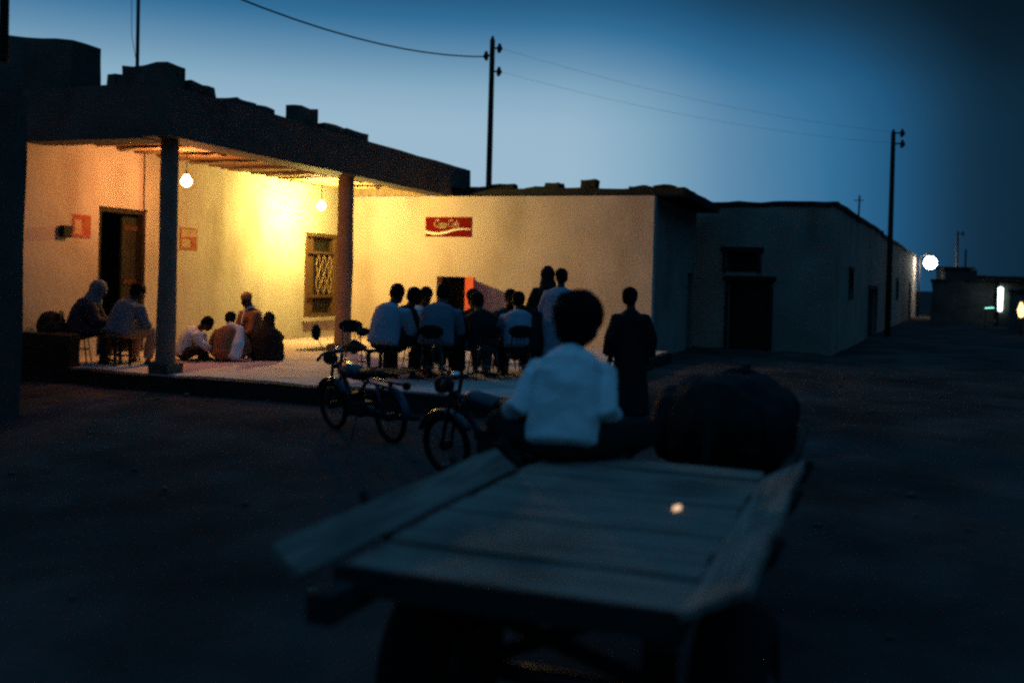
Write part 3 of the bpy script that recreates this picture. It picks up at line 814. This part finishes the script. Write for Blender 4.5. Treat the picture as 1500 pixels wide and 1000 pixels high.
            ball(bm, T_(0, -.015, .08), (.085, .095, .075), R)
        elif kind == 'cap':
            sweep(bm, [T_(0, -.01, .05), T_(0, -.012, .1), T_(0, -.014, .125)], [(.093, .107), (.09, .103), (.075, .088)], side=r_, n=16)
        elif kind == 'scarf':
            sweep(bm, [nck + V((-.06, .05, .03)), nck + V((0, .09, -.02)), nck + V((.05, .12, -.16)), nck + V((.06, .13, -.3))], [(.03, .02), (.045, .02), (.05, .018), (.045, .016)], n=8)
            sweep(bm, [nck + V((-.07, .03, .03)), nck + V((0, -.08, .04)), nck + V((.07, .03, .03)), nck + V((.04, .09, -.01))], [.03] * 4, n=8)
        elif kind == 'shawl':
            s_ = it[2]; sh = P['shR' if s_ > 0 else 'shL']
            sweep(bm, [nck + V((0, -.05, .03)), sh + V((s_ * .01, -.04, .04)), sh.lerp(P['pelvis'], .5) + V((s_ * .12, -.09, 0)), P['pelvis'] + V((s_ * .17, -.09, -.05))],
                  [(.09, .07), (.11, .09), (.13, .1), (.13, .1)], side=X, n=14)
        o = remeshed({'short_shirt': 'shirt', 'big_hair': 'hair'}.get(kind, kind), bm, mat, vx, body, wrinkle=wk, wscale=9 if not fine or 'hair' in kind else 5.5, ratio=rt, seed=len(label) + int(loc[0] * 10))
    return body


T = .22
def at(x, y, z=T): return (x, y, z)
# ---- chairs and tables
def make_chair():
    t = empty('metal_chair', (0, 0, 0))
    bm = bmesh.new(); sweep(bm, [(0, -.02, .43), (0, -.02, .455)], [.2, .205], n=18); build('seat', bm, 'seat', t, smooth=False)
    bm = bmesh.new()
    sweep(bm, [(0, -.235, .66), (0, -.25, .72), (0, -.262, .80), (0, -.27, .85)], [(.1, .012), (.19, .016), (.19, .016), (.1, .012)], side=(1, 0, 0), n=14)
    build('backrest', bm, 'seat', t, smooth=True)
    for sx, sy in ((1, 1), (-1, 1), (1, -1), (-1, -1)):
        beam('leg', 'metal', t, [(sx * .15, sy * .14 - .02, .435), (sx * .2, sy * .2 - .02, 0)], .011, world=False)
    for sx in (-1, 1):
        beam('back_post', 'metal', t, [(sx * .15, -.17, .44), (sx * .14, -.21, .6), (sx * .12, -.26, .78)], .011, world=False)
    for sx in (-.06, .0, .06):
        beam('back_rod', 'metal', t, [(sx, -.2, .45), (sx, -.232, .68)], .006, world=False)
    loop_b = bmesh.new(); loop(loop_b, (0, -.02, .22), .2, .008, 'z', 20, 5); build('ring', loop_b, 'metal', t)
    return t


chair0 = make_chair(); used = [0]
def chair(x, y, rz, label, z=T):
    c = chair0 if not used[0] else copy_tree(chair0)
    used[0] = 1; c.location = (x, y, z); c.rotation_euler = (0, 0, rz)
    tag(c, label, 'chair', 'metal chairs at the low tables')


stool0 = []
def stool(x, y, rz, label, low=None):
    if not stool0:
        st = empty('stool', (0, 0, 0)); stool0.append(st)
        part_box('top', 'darkwood', st, -.2, .2, -.17, .17, .41, .45, world=False, bevel=.008)
        for sx in (-1, 1):
            for sy in (-1, 1): part_box('leg', 'darkwood', st, sx * .16 - .02, sx * .16 + .02, sy * .13 - .02, sy * .13 + .02, 0, .409, world=False)
            part_box('rail', 'darkwood', st, sx * .16 - .012, sx * .16 + .012, -.109, .109, .15, .18, world=False)
    else: st = copy_tree(stool0[0])
    st.location = (x, y, T); st.rotation_euler = (0, 0, rz); st.scale = (1, 1, .72 if low else 1)
    tag(st, label, 'stool', 'wooden stools')


def table(x, y, label, h=.43, r=.36):
    t = tag(empty('low_table', (x, y, T)), label, 'table', 'low round tables')
    bm = bmesh.new(); sweep(bm, [(0, 0, h - .025), (0, 0, h)], [r, r], n=24); build('tabletop', bm, 'darkwood', t)
    for k in range(3):
        a_ = k * 2.094 + .4
        beam('leg', 'metal', t, [(r * .5 * math.cos(a_), r * .5 * math.sin(a_), h - .03), (r * .8 * math.cos(a_), r * .8 * math.sin(a_), 0)], .014, world=False)


table(-6.62, 14.62, 'low round table with the blue mug, ringed by seated men')
table(-5.62, 15.45, 'low round table in front of the door shadow')
table(-12.0, 13.55, 'low round table between the two men left of the front column')
mg = tag(empty('plastic_mug', (-6.72, 14.45, T + .43)), 'bright blue plastic mug on the low table', 'mug')
bm = bmesh.new(); sweep(bm, [(0, 0, .004), (0, 0, .06), (0, 0, .115)], [.05, .055, .06], n=14); build('cup', bm, 'bluecup', mg, smooth=True)
bm = bmesh.new(); sweep(bm, [(.055, 0, .095), (.092, 0, .08), (.09, 0, .04), (.05, 0, .03)], [.008] * 4, n=6); build('handle', bm, 'bluecup', mg, smooth=True)
g0 = None
for i, (x, y, lb) in enumerate([(-6.85, 14.6, 'tea glass left of the blue mug'), (-6.55, 14.72, 'tea glass right of the blue mug'), (-5.6, 15.4, 'tea glass on the right-hand low table')]):
    if g0 is None:
        g0 = empty('tea_glass', (0, 0, 0)); bm = bmesh.new(); sweep(bm, [(0, 0, .003), (0, 0, .05), (0, 0, .09)], [.024, .026, .032], n=12); build('cup', bm, 'glass', g0, smooth=True)
        bm = bmesh.new(); sweep(bm, [(0, 0, .0915), (0, 0, .094)], [.034, .034], n=12); build('rim', bm, 'chrome', g0, smooth=True); g = g0
    else: g = copy_tree(g0)
    g.location = (x, y, T + .43); tag(g, lb, 'glass', 'tea glasses on the low tables')

PI = math.pi
HAIR = ('hair', 'hair'); GT = 'men sitting around the low tables'
def seated(label, x, y, rz, outfit, cl, lean=.35, reach=(.45, .62), hl=None, scale=1.08, grp=GT):
    (stool if 'stool' in cl else chair)(x, y, rz, cl)
    return person(label, pose_chair(lean, reach, hl), at(x, y, T - .035), rz, outfit, scale, group=grp)


seated('man with his back turned in a pale blue shirt beside the right column', -7.02, 13.45, -.25, [('shirt', 'palebl'), ('trousers', 'trouser'), HAIR], 'low stool under the man in pale blue beside the right column', .42, scale=1.15)
seated('dark-shirted man half hidden behind the man in pale blue', -7.25, 14.5, -1.1, [('shirt', 'dark'), ('trousers', 'trouser'), HAIR], 'metal chair under the dark-shirted man behind the pale blue shirt', .3)
seated('man in a lit white shirt beyond the table, against the yellow wall', -7.3, 15.3, -2.2, [('shirt', 'white'), ('trousers', 'trouser'), HAIR], 'metal chair under the man in the lit white shirt', .3)
seated('broad-backed man in a grey-blue shirt bending forward before the dark doorway', -6.27, 13.72, .15, [('shirt', 'grey'), ('trousers', 'dark'), HAIR], 'metal chair under the broad-backed man in grey-blue', .5, hl=.55, scale=1.18)
seated('man in dark clothes sitting below the red open door', -6.0, 14.75, .9, [('shirt', 'dark'), ('trousers', 'trouser'), HAIR], 'metal chair under the man below the red door', .3)
seated('left one of the two dark-headed men sitting before the door shadow', -5.95, 15.95, -2.6, [('shirt', 'darkblue'), ('trousers', 'trouser'), HAIR], 'metal chair under the left man before the door shadow', .3)
seated('man with a pale shirt under a dark wrap right of the tables', -5.3, 14.75, .45, [('shirt', 'palebl'), ('shawl', 'dark', 1), ('trousers', 'trouser'), HAIR], 'metal chair under the man in the dark wrap', .42)
chair(-7.68, 13.75, -2.4, 'empty metal chair with a rounded back beside the right column')
chair(-4.95, 15.6, 1.2, 'empty metal chair behind the man in the dark wrap')
seated('man in dark clothes leaning in with a grey-blue cloth on his knees', -5.72, 14.3, .75, [('shirt', 'dark'), ('trousers', 'grey'), HAIR], 'metal chair under the man with the grey-blue cloth', .5)
# two men left of the front column
seated('man in a grey headcloth sitting left of the tall porch door', -12.45, 13.0, -1.0, [('robe', 'darkblue'), ('hood', 'grey')], 'metal chair under the man in the grey headcloth', .45, grp='men sitting left of the front column')
seated('man in a grey shirt bending forward in front of the tall porch door', -11.62, 13.0, -.35, [('shirt', 'grey'), ('trousers', 'tan'), HAIR], 'low stool under the bending man in front of the porch door', .5, grp='men sitting left of the front column')
bt = tag(empty('bundle', (-12.75, 12.75, T)), 'dark bundle piled beside the man in the headcloth', 'bundle')
bm = bmesh.new(); ball(bm, (0, 0, .3), (.32, .26, .32)); ball(bm, (-.05, .02, .62), (.24, .2, .22)); ball(bm, (.1, -.05, .5), (.2, .2, .2))
remeshed('cloth', bm, 'dark', .03, bt, wrinkle=.02, wscale=6)
# group on the porch floor
GF = 'men sitting on the porch floor'
person('man in an off-white shirt crouching just right of the front column, looking down', pose_cross(.62, .9, (.12, .52, .2)), at(-11.42, 14.4), -1.1, [('shirt', 'white'), ('trousers', 'dark'), HAIR], .95, group=GF)
person('brown-shirted man on the floor with a white shawl over one shoulder', pose_cross(.4, .5, (.3, .4, .16)), at(-10.62, 14.5), .35, [('shirt', 'brown'), ('shawl', 'white', 1), ('trousers', 'brown'), HAIR], .95, group=GF)
stool(-10.78, 15.55, 0, 'low wooden stool under the man in the cap', 'stool_low')
person('man in a tan cap, brown jacket and pale scarf above the floor group', pose_chair(.2, (.36, .52), .35), at(-10.78, 15.55, T - .14), 2.75, [('shirt', 'brown'), ('trousers', 'dark'), ('scarf', 'white'), ('cap', 'tan')], 1.0, group=GF)
person('hunched figure in a dark hooded cloak before the man in the cap', pose_squat(.45, .5), at(-10.12, 15.0), .5, [('cloak', 'dark'), ('hood', 'dark')], .95, group=GF)
# standing
person('standing man in dark robe and head wrap behind the pale-robed man', pose_stand(.5, 'front'), at(-5.17, 15.75), .5, [('robe', 'dark'), ('hood', 'dark')], 1.02, group='men standing together')
person('standing man in a long pale robe seen from behind', pose_stand(-.4, 'front'), at(-4.72, 15.0), .25, [('robe', 'palebl'), HAIR], 1.0, bulk=1.28, group='men standing together')
person('lone dark man standing at the right end of the lit wall', pose_stand(.6, 'down'), (-3.0, 12.6, -.03), .5, [('robe', 'dark'), HAIR], 1.0, bulk=.84, slope=.85)

mt = tag(empty('floor_mat', (-10.2, 17.2, T)), 'small dark mat lying on the porch floor beside the right column', 'mat')
part_box('weave', 'darkwood', mt, -11.0, -10.6, 17.3, 18.3, T + .006, T + .03, amp=.012, cuts=4, scale=5)

# ------------------------------------------------------------------ mopeds
def make_moped(paint):
    t = empty('moped', (0, 0, 0)); FW, RW, RR = .58, -.6, .29
    for y in (FW, RW):
        bm = bmesh.new(); loop(bm, (0, y, RR), RR - .055, .012, 'x', 28, 6)
        sweep(bm, [(-.05, y, RR), (.05, y, RR)], [.045, .045], n=10)
        for k in range(18):
            a_ = k * math.pi / 9; s_ = .035 if k % 2 else -.035
            sweep(bm, [(s_, y, RR), (0, y + (RR - .06) * math.cos(a_), RR + (RR - .06) * math.sin(a_))], [.0025, .0025], n=3, cap=False)
        wl = build('wheel', bm, 'rim', t)
        bm = bmesh.new(); loop(bm, (0, y, RR), RR - .028, .03, 'x', 32, 8); build('tyre', bm, 'rubber', wl, smooth=True)
        bm = bmesh.new(); a0, a1 = (20, 150) if y > 0 else (30, 185)
        sweep(bm, [(0, y + (RR + .035) * math.cos(rad(q)), RR + (RR + .035) * math.sin(rad(q))) for q in range(a0, a1 + 1, 10)], [(.055, .012)] * len(range(a0, a1 + 1, 10)), side=(1, 0, 0), n=8)
        build('mudguard', bm, paint, t, smooth=True)
    bm = bmesh.new()
    for sx in (-1, 1): sweep(bm, [(sx * .06, FW, RR), (sx * .06, FW - .1, .62), (sx * .055, FW - .18, .9)], [.016, .019, .019], n=8)
    sweep(bm, [(-.07, FW - .14, .76), (.07, FW - .14, .76)], [.022, .022], n=8)
    build('fork', bm, 'rim', t, smooth=True)
    bm = bmesh.new()
    sweep(bm, [(0, FW - .15, .8), (0, .25, .56), (0, .1, .36), (0, -.25, .34), (0, RW, RR)], [.03] * 5, n=8)
    sweep(bm, [(0, .1, .4), (0, -.2, .66)], [.022, .02], n=8)
    for sx in (-1, 1):
        sweep(bm, [(sx * .08, -.2, .66), (sx * .09, -.75, .64)], [.013, .013], n=6)
        sweep(bm, [(sx * .085, RW, RR), (sx * .085, RW + .09, .64)], [.02, .026], n=8)
    build('frame', bm, paint, t, smooth=True)
    bm = bmesh.new(); sweep(bm, [(0, .36, .72), (0, .2, .74), (0, -.02, .72), (0, -.12, .69)], [(.05, .05), (.115, .095), (.11, .085), (.07, .05)], side=(1, 0, 0), n=14)
    build('fuel_tank', bm, paint, t, smooth=True)
    bm = bmesh.new(); sweep(bm, [(0, -.1, .74), (0, -.3, .75), (0, -.6, .77), (0, -.72, .77)], [(.09, .045), (.13, .05), (.135, .05), (.09, .03)], side=(1, 0, 0), n=12)
    build('saddle', bm, 'seat', t, smooth=True)
    bm = bmesh.new(); box(bm, -.09, .09, -.15, .12, .24, .4); box(bm, -.07, .07, .0, .16, .4, .5)
    for k in range(4): box(bm, -.085, .085, -.005, .165, .41 + k * .024, .42 + k * .024)
    build('engine', bm, 'rim', t, bevel=.006)
    bm = bmesh.new(); sweep(bm, [(.08, .14, .34), (.11, .05, .22), (.12, -.3, .23), (.12, -.75, .28), (.12, -.95, .3)], [.018, .02, .03, .035, .03], n=8); build('exhaust', bm, 'rim', t, smooth=True)
    bm = bmesh.new(); sweep(bm, [(0, FW - .1, .84), (0, FW + .0, .85), (0, FW + .03, .85)], [.05, .085, .083], n=14); hl_ = build('headlight', bm, 'rim', t, smooth=True)
    bm = bmesh.new(); sweep(bm, [(0, FW - .17, .935), (0, FW - .16, .96)], [.05, .052], n=12); build('speedometer', bm, 'chrome', t, smooth=True)
    bm = bmesh.new(); sweep(bm, [(-.36, FW - .34, .9), (-.22, FW - .24, .95), (-.06, FW - .19, .93), (.06, FW - .19, .93), (.22, FW - .24, .95), (.36, FW - .34, .9)], [.012] * 6, n=7); hb = build('handlebar', bm, 'rim', t, smooth=True)
    for sx in (-1, 1):
        bm = bmesh.new(); sweep(bm, [(sx * .25, FW - .26, .942), (sx * .37, FW - .345, .897)], [.018, .02], n=8); build('grip', bm, 'rubber', hb, smooth=True)
        bm = bmesh.new(); z1 = 1.2 if sx < 0 else 1.13
        sweep(bm, [(sx * .2, FW - .23, .95), (sx * .25, FW - .22, 1.06), (sx * .3, FW - .25, z1 - .06)], [.006] * 3, n=5)
        tl = Matrix.Rotation(.25 * sx, 4, 'Y'); c_ = V((sx * .31, FW - .26, z1))
        sweep(bm, [c_ + V((0, .025, 0)), c_ + V((0, .008, 0))], [(.055, .085), (.062, .095)] if sx < 0 else [(.085, .045), (.095, .052)], side=(1, 0, 0), n=14)
        mi = build('mirror', bm, 'black', hb, smooth=False)
        bm = bmesh.new(); sweep(bm, [c_ + V((0, .006, 0)), c_ + V((0, .001, 0))], [(.056, .088), (.056, .088)] if sx < 0 else [(.088, .046)] * 2, side=(1, 0, 0), n=14, cap=False)
        bm.faces.new([v for v in bm.verts][-14:]); build('mirror_glass', bm, 'mirror', mi)
        bm = bmesh.new(); sweep(bm, [(sx * .09, -.02, .3), (sx * .22, -.02, .29)], [.012, .018], n=7); build('footrest', bm, 'rubber', t)
    bm = bmesh.new(); box(bm, -.13, .13, -.98, -.7, .8, .815)
    for sx in (-1, 0, 1): sweep(bm, [(sx * .11, -.7, .83), (sx * .11, -1.0, .83)], [.008, .008], n=6)
    build('rear_rack', bm, 'rim', t)
    bm = bmesh.new(); sweep(bm, [(0, -.93, .66), (0, -.97, .66)], [.045, .04], n=10); build('tail_lamp', bm, 'signred', t, smooth=True)
    beam('side_stand', 'metal', t, [(-.08, -.05, .26), (-.2, -.1, .015)], .012, world=False)
    return t


mp1 = make_moped('bluepaint')
def place_moped(o, rear, front, label, lean=.1):
    r0, f0 = V(rear), V(front); d = f0 - r0; mid = (r0 + f0) / 2
    o.location = (mid.x, mid.y, -.03); o.rotation_euler = (0, -lean, math.atan2(-d.x, d.y))
    tag(o, label, 'moped', 'mopeds parked before the terrace')
place_moped(mp1, (-4.93, 9.72, 0), (-6.0, 10.3, 0), 'parked moped with raised mirrors in front of the right column')
mp2 = copy_tree(mp1)
place_moped(mp2, (-2.55, 8.0, 0), (-3.72, 8.42, 0), 'darker parked moped partly hidden behind the man on the cart', .12)
for c in mp2.children:
    if c.data.materials[0] == M['bluepaint']:
        c.data = c.data.copy(); c.data.materials[0] = M['greenpaint']

# ------------------------------------------------------------------ donkey cart
ct = tag(empty('donkey_cart', (-1.06, 4.1, 0)), 'weathered plank donkey cart with flared side boards in the foreground', 'cart')
rnd = random.Random(5); y = 2.83; BX0, BX1 = -1.615, -.515
while y < 4.98:
    wd = rnd.uniform(.15, .21); zz = .86 + rnd.uniform(-.006, .004)
    bm = bmesh.new(); box(bm, BX0 + rnd.uniform(-.02, .015), BX1 + rnd.uniform(-.01, .02), y, y + wd - .005, zz - .028, zz)
    rough(bm, .006, 3, int(y * 50), cuts=3)
    p = build('plank', bm, 'cartwood', ct, world=True, bevel=0)
    p.rotation_euler = (rnd.uniform(-.006, .006), 0, rnd.uniform(-.004, .004))
    y += wd
part_box('tailboard', 'cartrail', ct, BX0, BX1, 2.795, 2.825, .78, .866, amp=.006, cuts=4, scale=3)
def board(x0, x1, z0, z1, ya, yb, th=.024):
    bm = bmesh.new(); a_, b_ = V((x0, 0, z0)), V((x1, 0, z1)); n_ = V((-(z1 - z0), 0, x1 - x0)).normalized() * th
    if n_.z > 0: n_ = -n_
    vs = [bm.verts.new(q + V((0, yy, 0))) for yy in (ya, yb) for q in (a_, b_, b_ + n_, a_ + n_)]
    for f in ((0, 1, 2, 3), (7, 6, 5, 4), (0, 4, 5, 1), (1, 5, 6, 2), (2, 6, 7, 3), (3, 7, 4, 0)): bm.faces.new([vs[i] for i in f])
    rough(bm, .008, 2, int(x0 * 9), cuts=5)
    return build('side_board', bm, 'cartboard', ct, world=True)
board(BX0 - .045, BX0 - .15, .865, .955, 2.66, 4.6)
board(BX1 + .012, BX1 + .2, .868, .965, 2.8, 4.95)
for x_ in (BX0 + .05, BX1 - .05):
    part_box('bed_rail', 'cartrail', ct, x_ - .045, x_ + .045, 2.62 if x_ < -1 else 2.83, 5.18, .735, .825, amp=.005, cuts=3)
for y_ in (3.0, 3.5, 4.2, 4.9):
    part_box('cross_member', 'cartrail', ct, BX0 + .1, BX1 - .1, y_, y_ + .07, .755, .823)
for y_ in (3.35, 4.2, 4.85):
    for sx, x_ in ((-1, BX0 - .17), (1, BX1 + .2)):
        beam('stake', 'cartrail', ct, [(x_ - sx * .14, y_, .76), (x_, y_, .9), (x_ + sx * .035, y_, .975)], .022)
WY, WR = 3.42, .36
for x_ in (-1.5, -.42):
    bm = bmesh.new(); sweep(bm, [(x_ - .07, WY, WR), (x_ + .07, WY, WR)], [.21, .21], n=18); sweep(bm, [(x_ - .13, WY, WR), (x_ + .13, WY, WR)], [.06, .06], n=12)
    for k in range(5): ball(bm, (x_ + (.09 if x_ > -1 else .09), WY + .13 * math.cos(k * 1.257), WR + .13 * math.sin(k * 1.257)), .014, u=6, v=5)
    wl = build('wheel', bm, 'metal', ct, world=True, smooth=True)
    bm = bmesh.new(); n = 40; rows = []
    prof = [(-.1, .215), (-.125, .25), (-.12, .31), (-.095, .345), (0, .36), (.095, .345), (.12, .31), (.125, .25), (.1, .215)]
    for i in range(n):
        a_ = 2 * PI * i / n; rows.append([bm.verts.new((x_ + q, WY + (r if not (i % 2 and r > .34) else r - .012) * math.cos(a_), WR + (r if not (i % 2 and r > .34) else r - .012) * math.sin(a_))) for q, r in prof])
    for i in range(n):
        for k in range(len(prof)): bm.faces.new((rows[i][k], rows[(i + 1) % n][k], rows[(i + 1) % n][(k + 1) % len(prof)], rows[i][(k + 1) % len(prof)]))
    ty = build('tyre', bm, 'rubber', None, smooth=True); ty.parent = wl; ty.location = -ct.location
beam('axle', 'metal', ct, [(-1.43, WY, WR), (-.49, WY, WR)], .035, n=10)
for x_ in (-1.33, -.68): part_box('axle_block', 'cartrail', ct, x_ - .05, x_ + .05, WY - .06, WY + .06, WR + .03, .757)
beam('brace', 'cartrail', ct, [(-1.35, 3.02, .765), (-.62, 3.36, .4)], .028, n=6)
beam('brace', 'cartrail', ct, [(-.72, 3.06, .765), (-1.3, 3.36, .42)], .028, n=6)
for x_ in (-1.36, -.46):
    beam('shaft', 'cartrail', ct, [(x_, 5.2, .78), (x_ + .03, 6.0, .82), (x_ + (.12 if x_ < -1 else .014), 7.0, .84)], [.04, .036, .028], n=8)
fo = tag(empty('fleck', (-.754, 4.073, .866)), 'tiny bright ember with an added glow on the cart planks', 'fleck')  # bright fleck of unknown kind, its brightness put in as emission
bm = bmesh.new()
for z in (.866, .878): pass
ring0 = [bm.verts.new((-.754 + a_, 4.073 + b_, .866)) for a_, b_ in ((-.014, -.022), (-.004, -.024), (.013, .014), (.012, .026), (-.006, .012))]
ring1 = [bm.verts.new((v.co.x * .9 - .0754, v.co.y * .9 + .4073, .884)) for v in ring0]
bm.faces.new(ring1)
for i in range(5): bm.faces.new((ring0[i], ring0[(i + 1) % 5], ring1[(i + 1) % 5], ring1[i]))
build('fleck_body', bm, 'fleck', fo, world=True)

# man on the cart
P = pose_cross(.5, .2, (.37, .2, .2), .42)
for k, sg_ in (('L', -1), ('R', 1)):
    P['sh' + k] = P['neck'] + V((sg_ * .158, 0, -.105))
    P['knee' + k] = V((sg_ * .42, .22, .17)); P['wrist' + k] = V((sg_ * (.35 if k == 'L' else .24), .26, .2)); P['elbow' + k] = V((sg_ * (.26 if k == 'L' else .215), .04, .3))
P['head'] = P['neck'] + V((.02, .07, .15))
man = person('man with rounded hair in a loose white shirt sitting on the cart, back turned', P, (-1.53, 4.98, .835), .12,
             [('shirt', 'white'), ('trousers', 'trouser'), ('big_hair', 'hair')], .95, fine=True, bulk=.98, hscale=1.12, slope=.74)

# donkey
DK = V((-.86, 6.25, 0)); dk = tag(empty('donkey', DK, 0), 'dark donkey harnessed in front of the cart', 'donkey')
bm = bmesh.new(); X_ = (1, 0, 0)
sweep(bm, [(0, -.62, .86), (0, -.52, .9), (0, -.25, .86), (0, .15, .82), (0, .45, .86), (0, .62, .9)], [(.12, .16), (.22, .27), (.255, .27), (.26, .28), (.22, .27), (.14, .18)], side=X_, n=18)
sweep(bm, [(0, .5, .92), (0, .75, .98), (0, .95, .98)], [(.12, .19), (.09, .15), (.075, .115)], side=X_, n=14)
sweep(bm, [(0, .9, 1.0), (0, 1.06, .92), (0, 1.2, .75), (0, 1.26, .68)], [(.085, .1), (.085, .1), (.06, .065), (.055, .055)], side=X_, n=12)
for sx in (-1, 1):
    sweep(bm, [(sx * .06, .92, 1.04), (sx * .13, .86, 1.05), (sx * .2, .8, 1.04)], [(.03, .022), (.042, .024), (.012, .01)], n=8)
    sweep(bm, [(sx * .13, -.45, .85), (sx * .13, -.38, .62), (sx * .125, -.55, .42), (sx * .125, -.53, .12), (sx * .125, -.5, .02)], [(.1, .15), (.075, .1), (.045, .05), (.03, .034), (.045, .05)], side=X_, n=12)
    sweep(bm, [(sx * .12, .48, .8), (sx * .115, .5, .45), (sx * .115, .49, .42), (sx * .115, .5, .12), (sx * .115, .52, .02)], [(.075, .1), (.042, .046), (.042, .046), (.028, .032), (.042, .048)], side=X_, n=12)
sweep(bm, [(0, -.66, .98), (0, -.74, .8), (0, -.72, .5)], [.03, .026, .022], n=8)
remeshed('body', bm, 'donkey', .018, dk, ratio=.6, smooth_it=3)
bm = bmesh.new(); sweep(bm, [(0, -.72, .56), (0, -.72, .4), (0, -.71, .28)], [.02, .04, .01], n=8); build('tail_tuft', bm, 'hair', dk, smooth=True)
bm = bmesh.new()
for q in range(9):
    t_ = q / 8; sweep(bm, [(0, .5 + .42 * t_, 1.06 + .01 * t_), (rnd.uniform(-.02, .02), .48 + .42 * t_, 1.13 + .02 * t_)], [(.02, .035), (.008, .02)], n=6)
build('mane', bm, 'hair', dk, smooth=True)
hn = tag(empty('harness', DK), 'dark leather collar and pack saddle strapped round the donkey', 'harness')
bm = bmesh.new(); sweep(bm, [(.19 * math.cos(a_), .56 + .05 * math.sin(a_), .88 + .24 * math.sin(a_)) for a_ in [i * PI / 10 for i in range(21)]], [.035] * 21, n=8); build('collar', bm, 'rubber', hn, smooth=True)
bm = bmesh.new(); sweep(bm, [(.268 * math.cos(a_), .1, .825 + .287 * math.sin(a_)) for a_ in [i * PI / 10 for i in range(21)]], [(.006, .045)] * 21, n=8); build('girth_strap', bm, 'rubber', hn, smooth=True)
for o_ in (dk, hn): o_.scale = (1.22, 1.08, 1.07)
bl = tag(empty('blanket', DK), 'dark crumpled blanket heaped over the back of the donkey', 'blanket')
bm = bmesh.new()
for (bx, by, bz, r) in ((0, -.32, 1.08, (.27, .3, .16)), (.12, -.2, 1.1, (.22, .3, .17)), (-.14, -.1, 1.06, (.2, .3, .16)), (.3, -.25, .92, (.12, .3, .26)), (-.3, -.2, .94, (.1, .28, .22)), (.05, -.55, 1.0, (.2, .12, .16)), (.22, .1, 1.02, (.2, .25, .15))):
    ball(bm, (bx, by, bz), r)
remeshed('cloth', bm, 'dark', .022, bl, wrinkle=.035, wscale=5, ratio=.7, seed=4)

# stones and rubble lying in the street
rnd = random.Random(21); bm = bmesh.new()
for i in range(420):
    y = 3 + 22 * rnd.random() ** 1.3; x = rnd.uniform(-11, 7)
    if y > 12 and x < -3.6: continue
    if -1.9 < x < .0 and y < 7.5: continue
    r = rnd.choice((.012, .018, .02, .03, .045)); m = Matrix.Translation((x, y, -.02)) @ Matrix.Rotation(rnd.uniform(0, 6), 4, 'Z') @ Matrix.Diagonal((r * rnd.uniform(.8, 1.5), r, r * .7, 1))
    bmesh.ops.create_icosphere(bm, subdivisions=1, radius=1, matrix=m)
rough(bm, .006, 30, 2)
tag(build('street_stones', bm, 'mud'), 'scattered small stones lying on the dirt street', 'stones', kind='stuff')
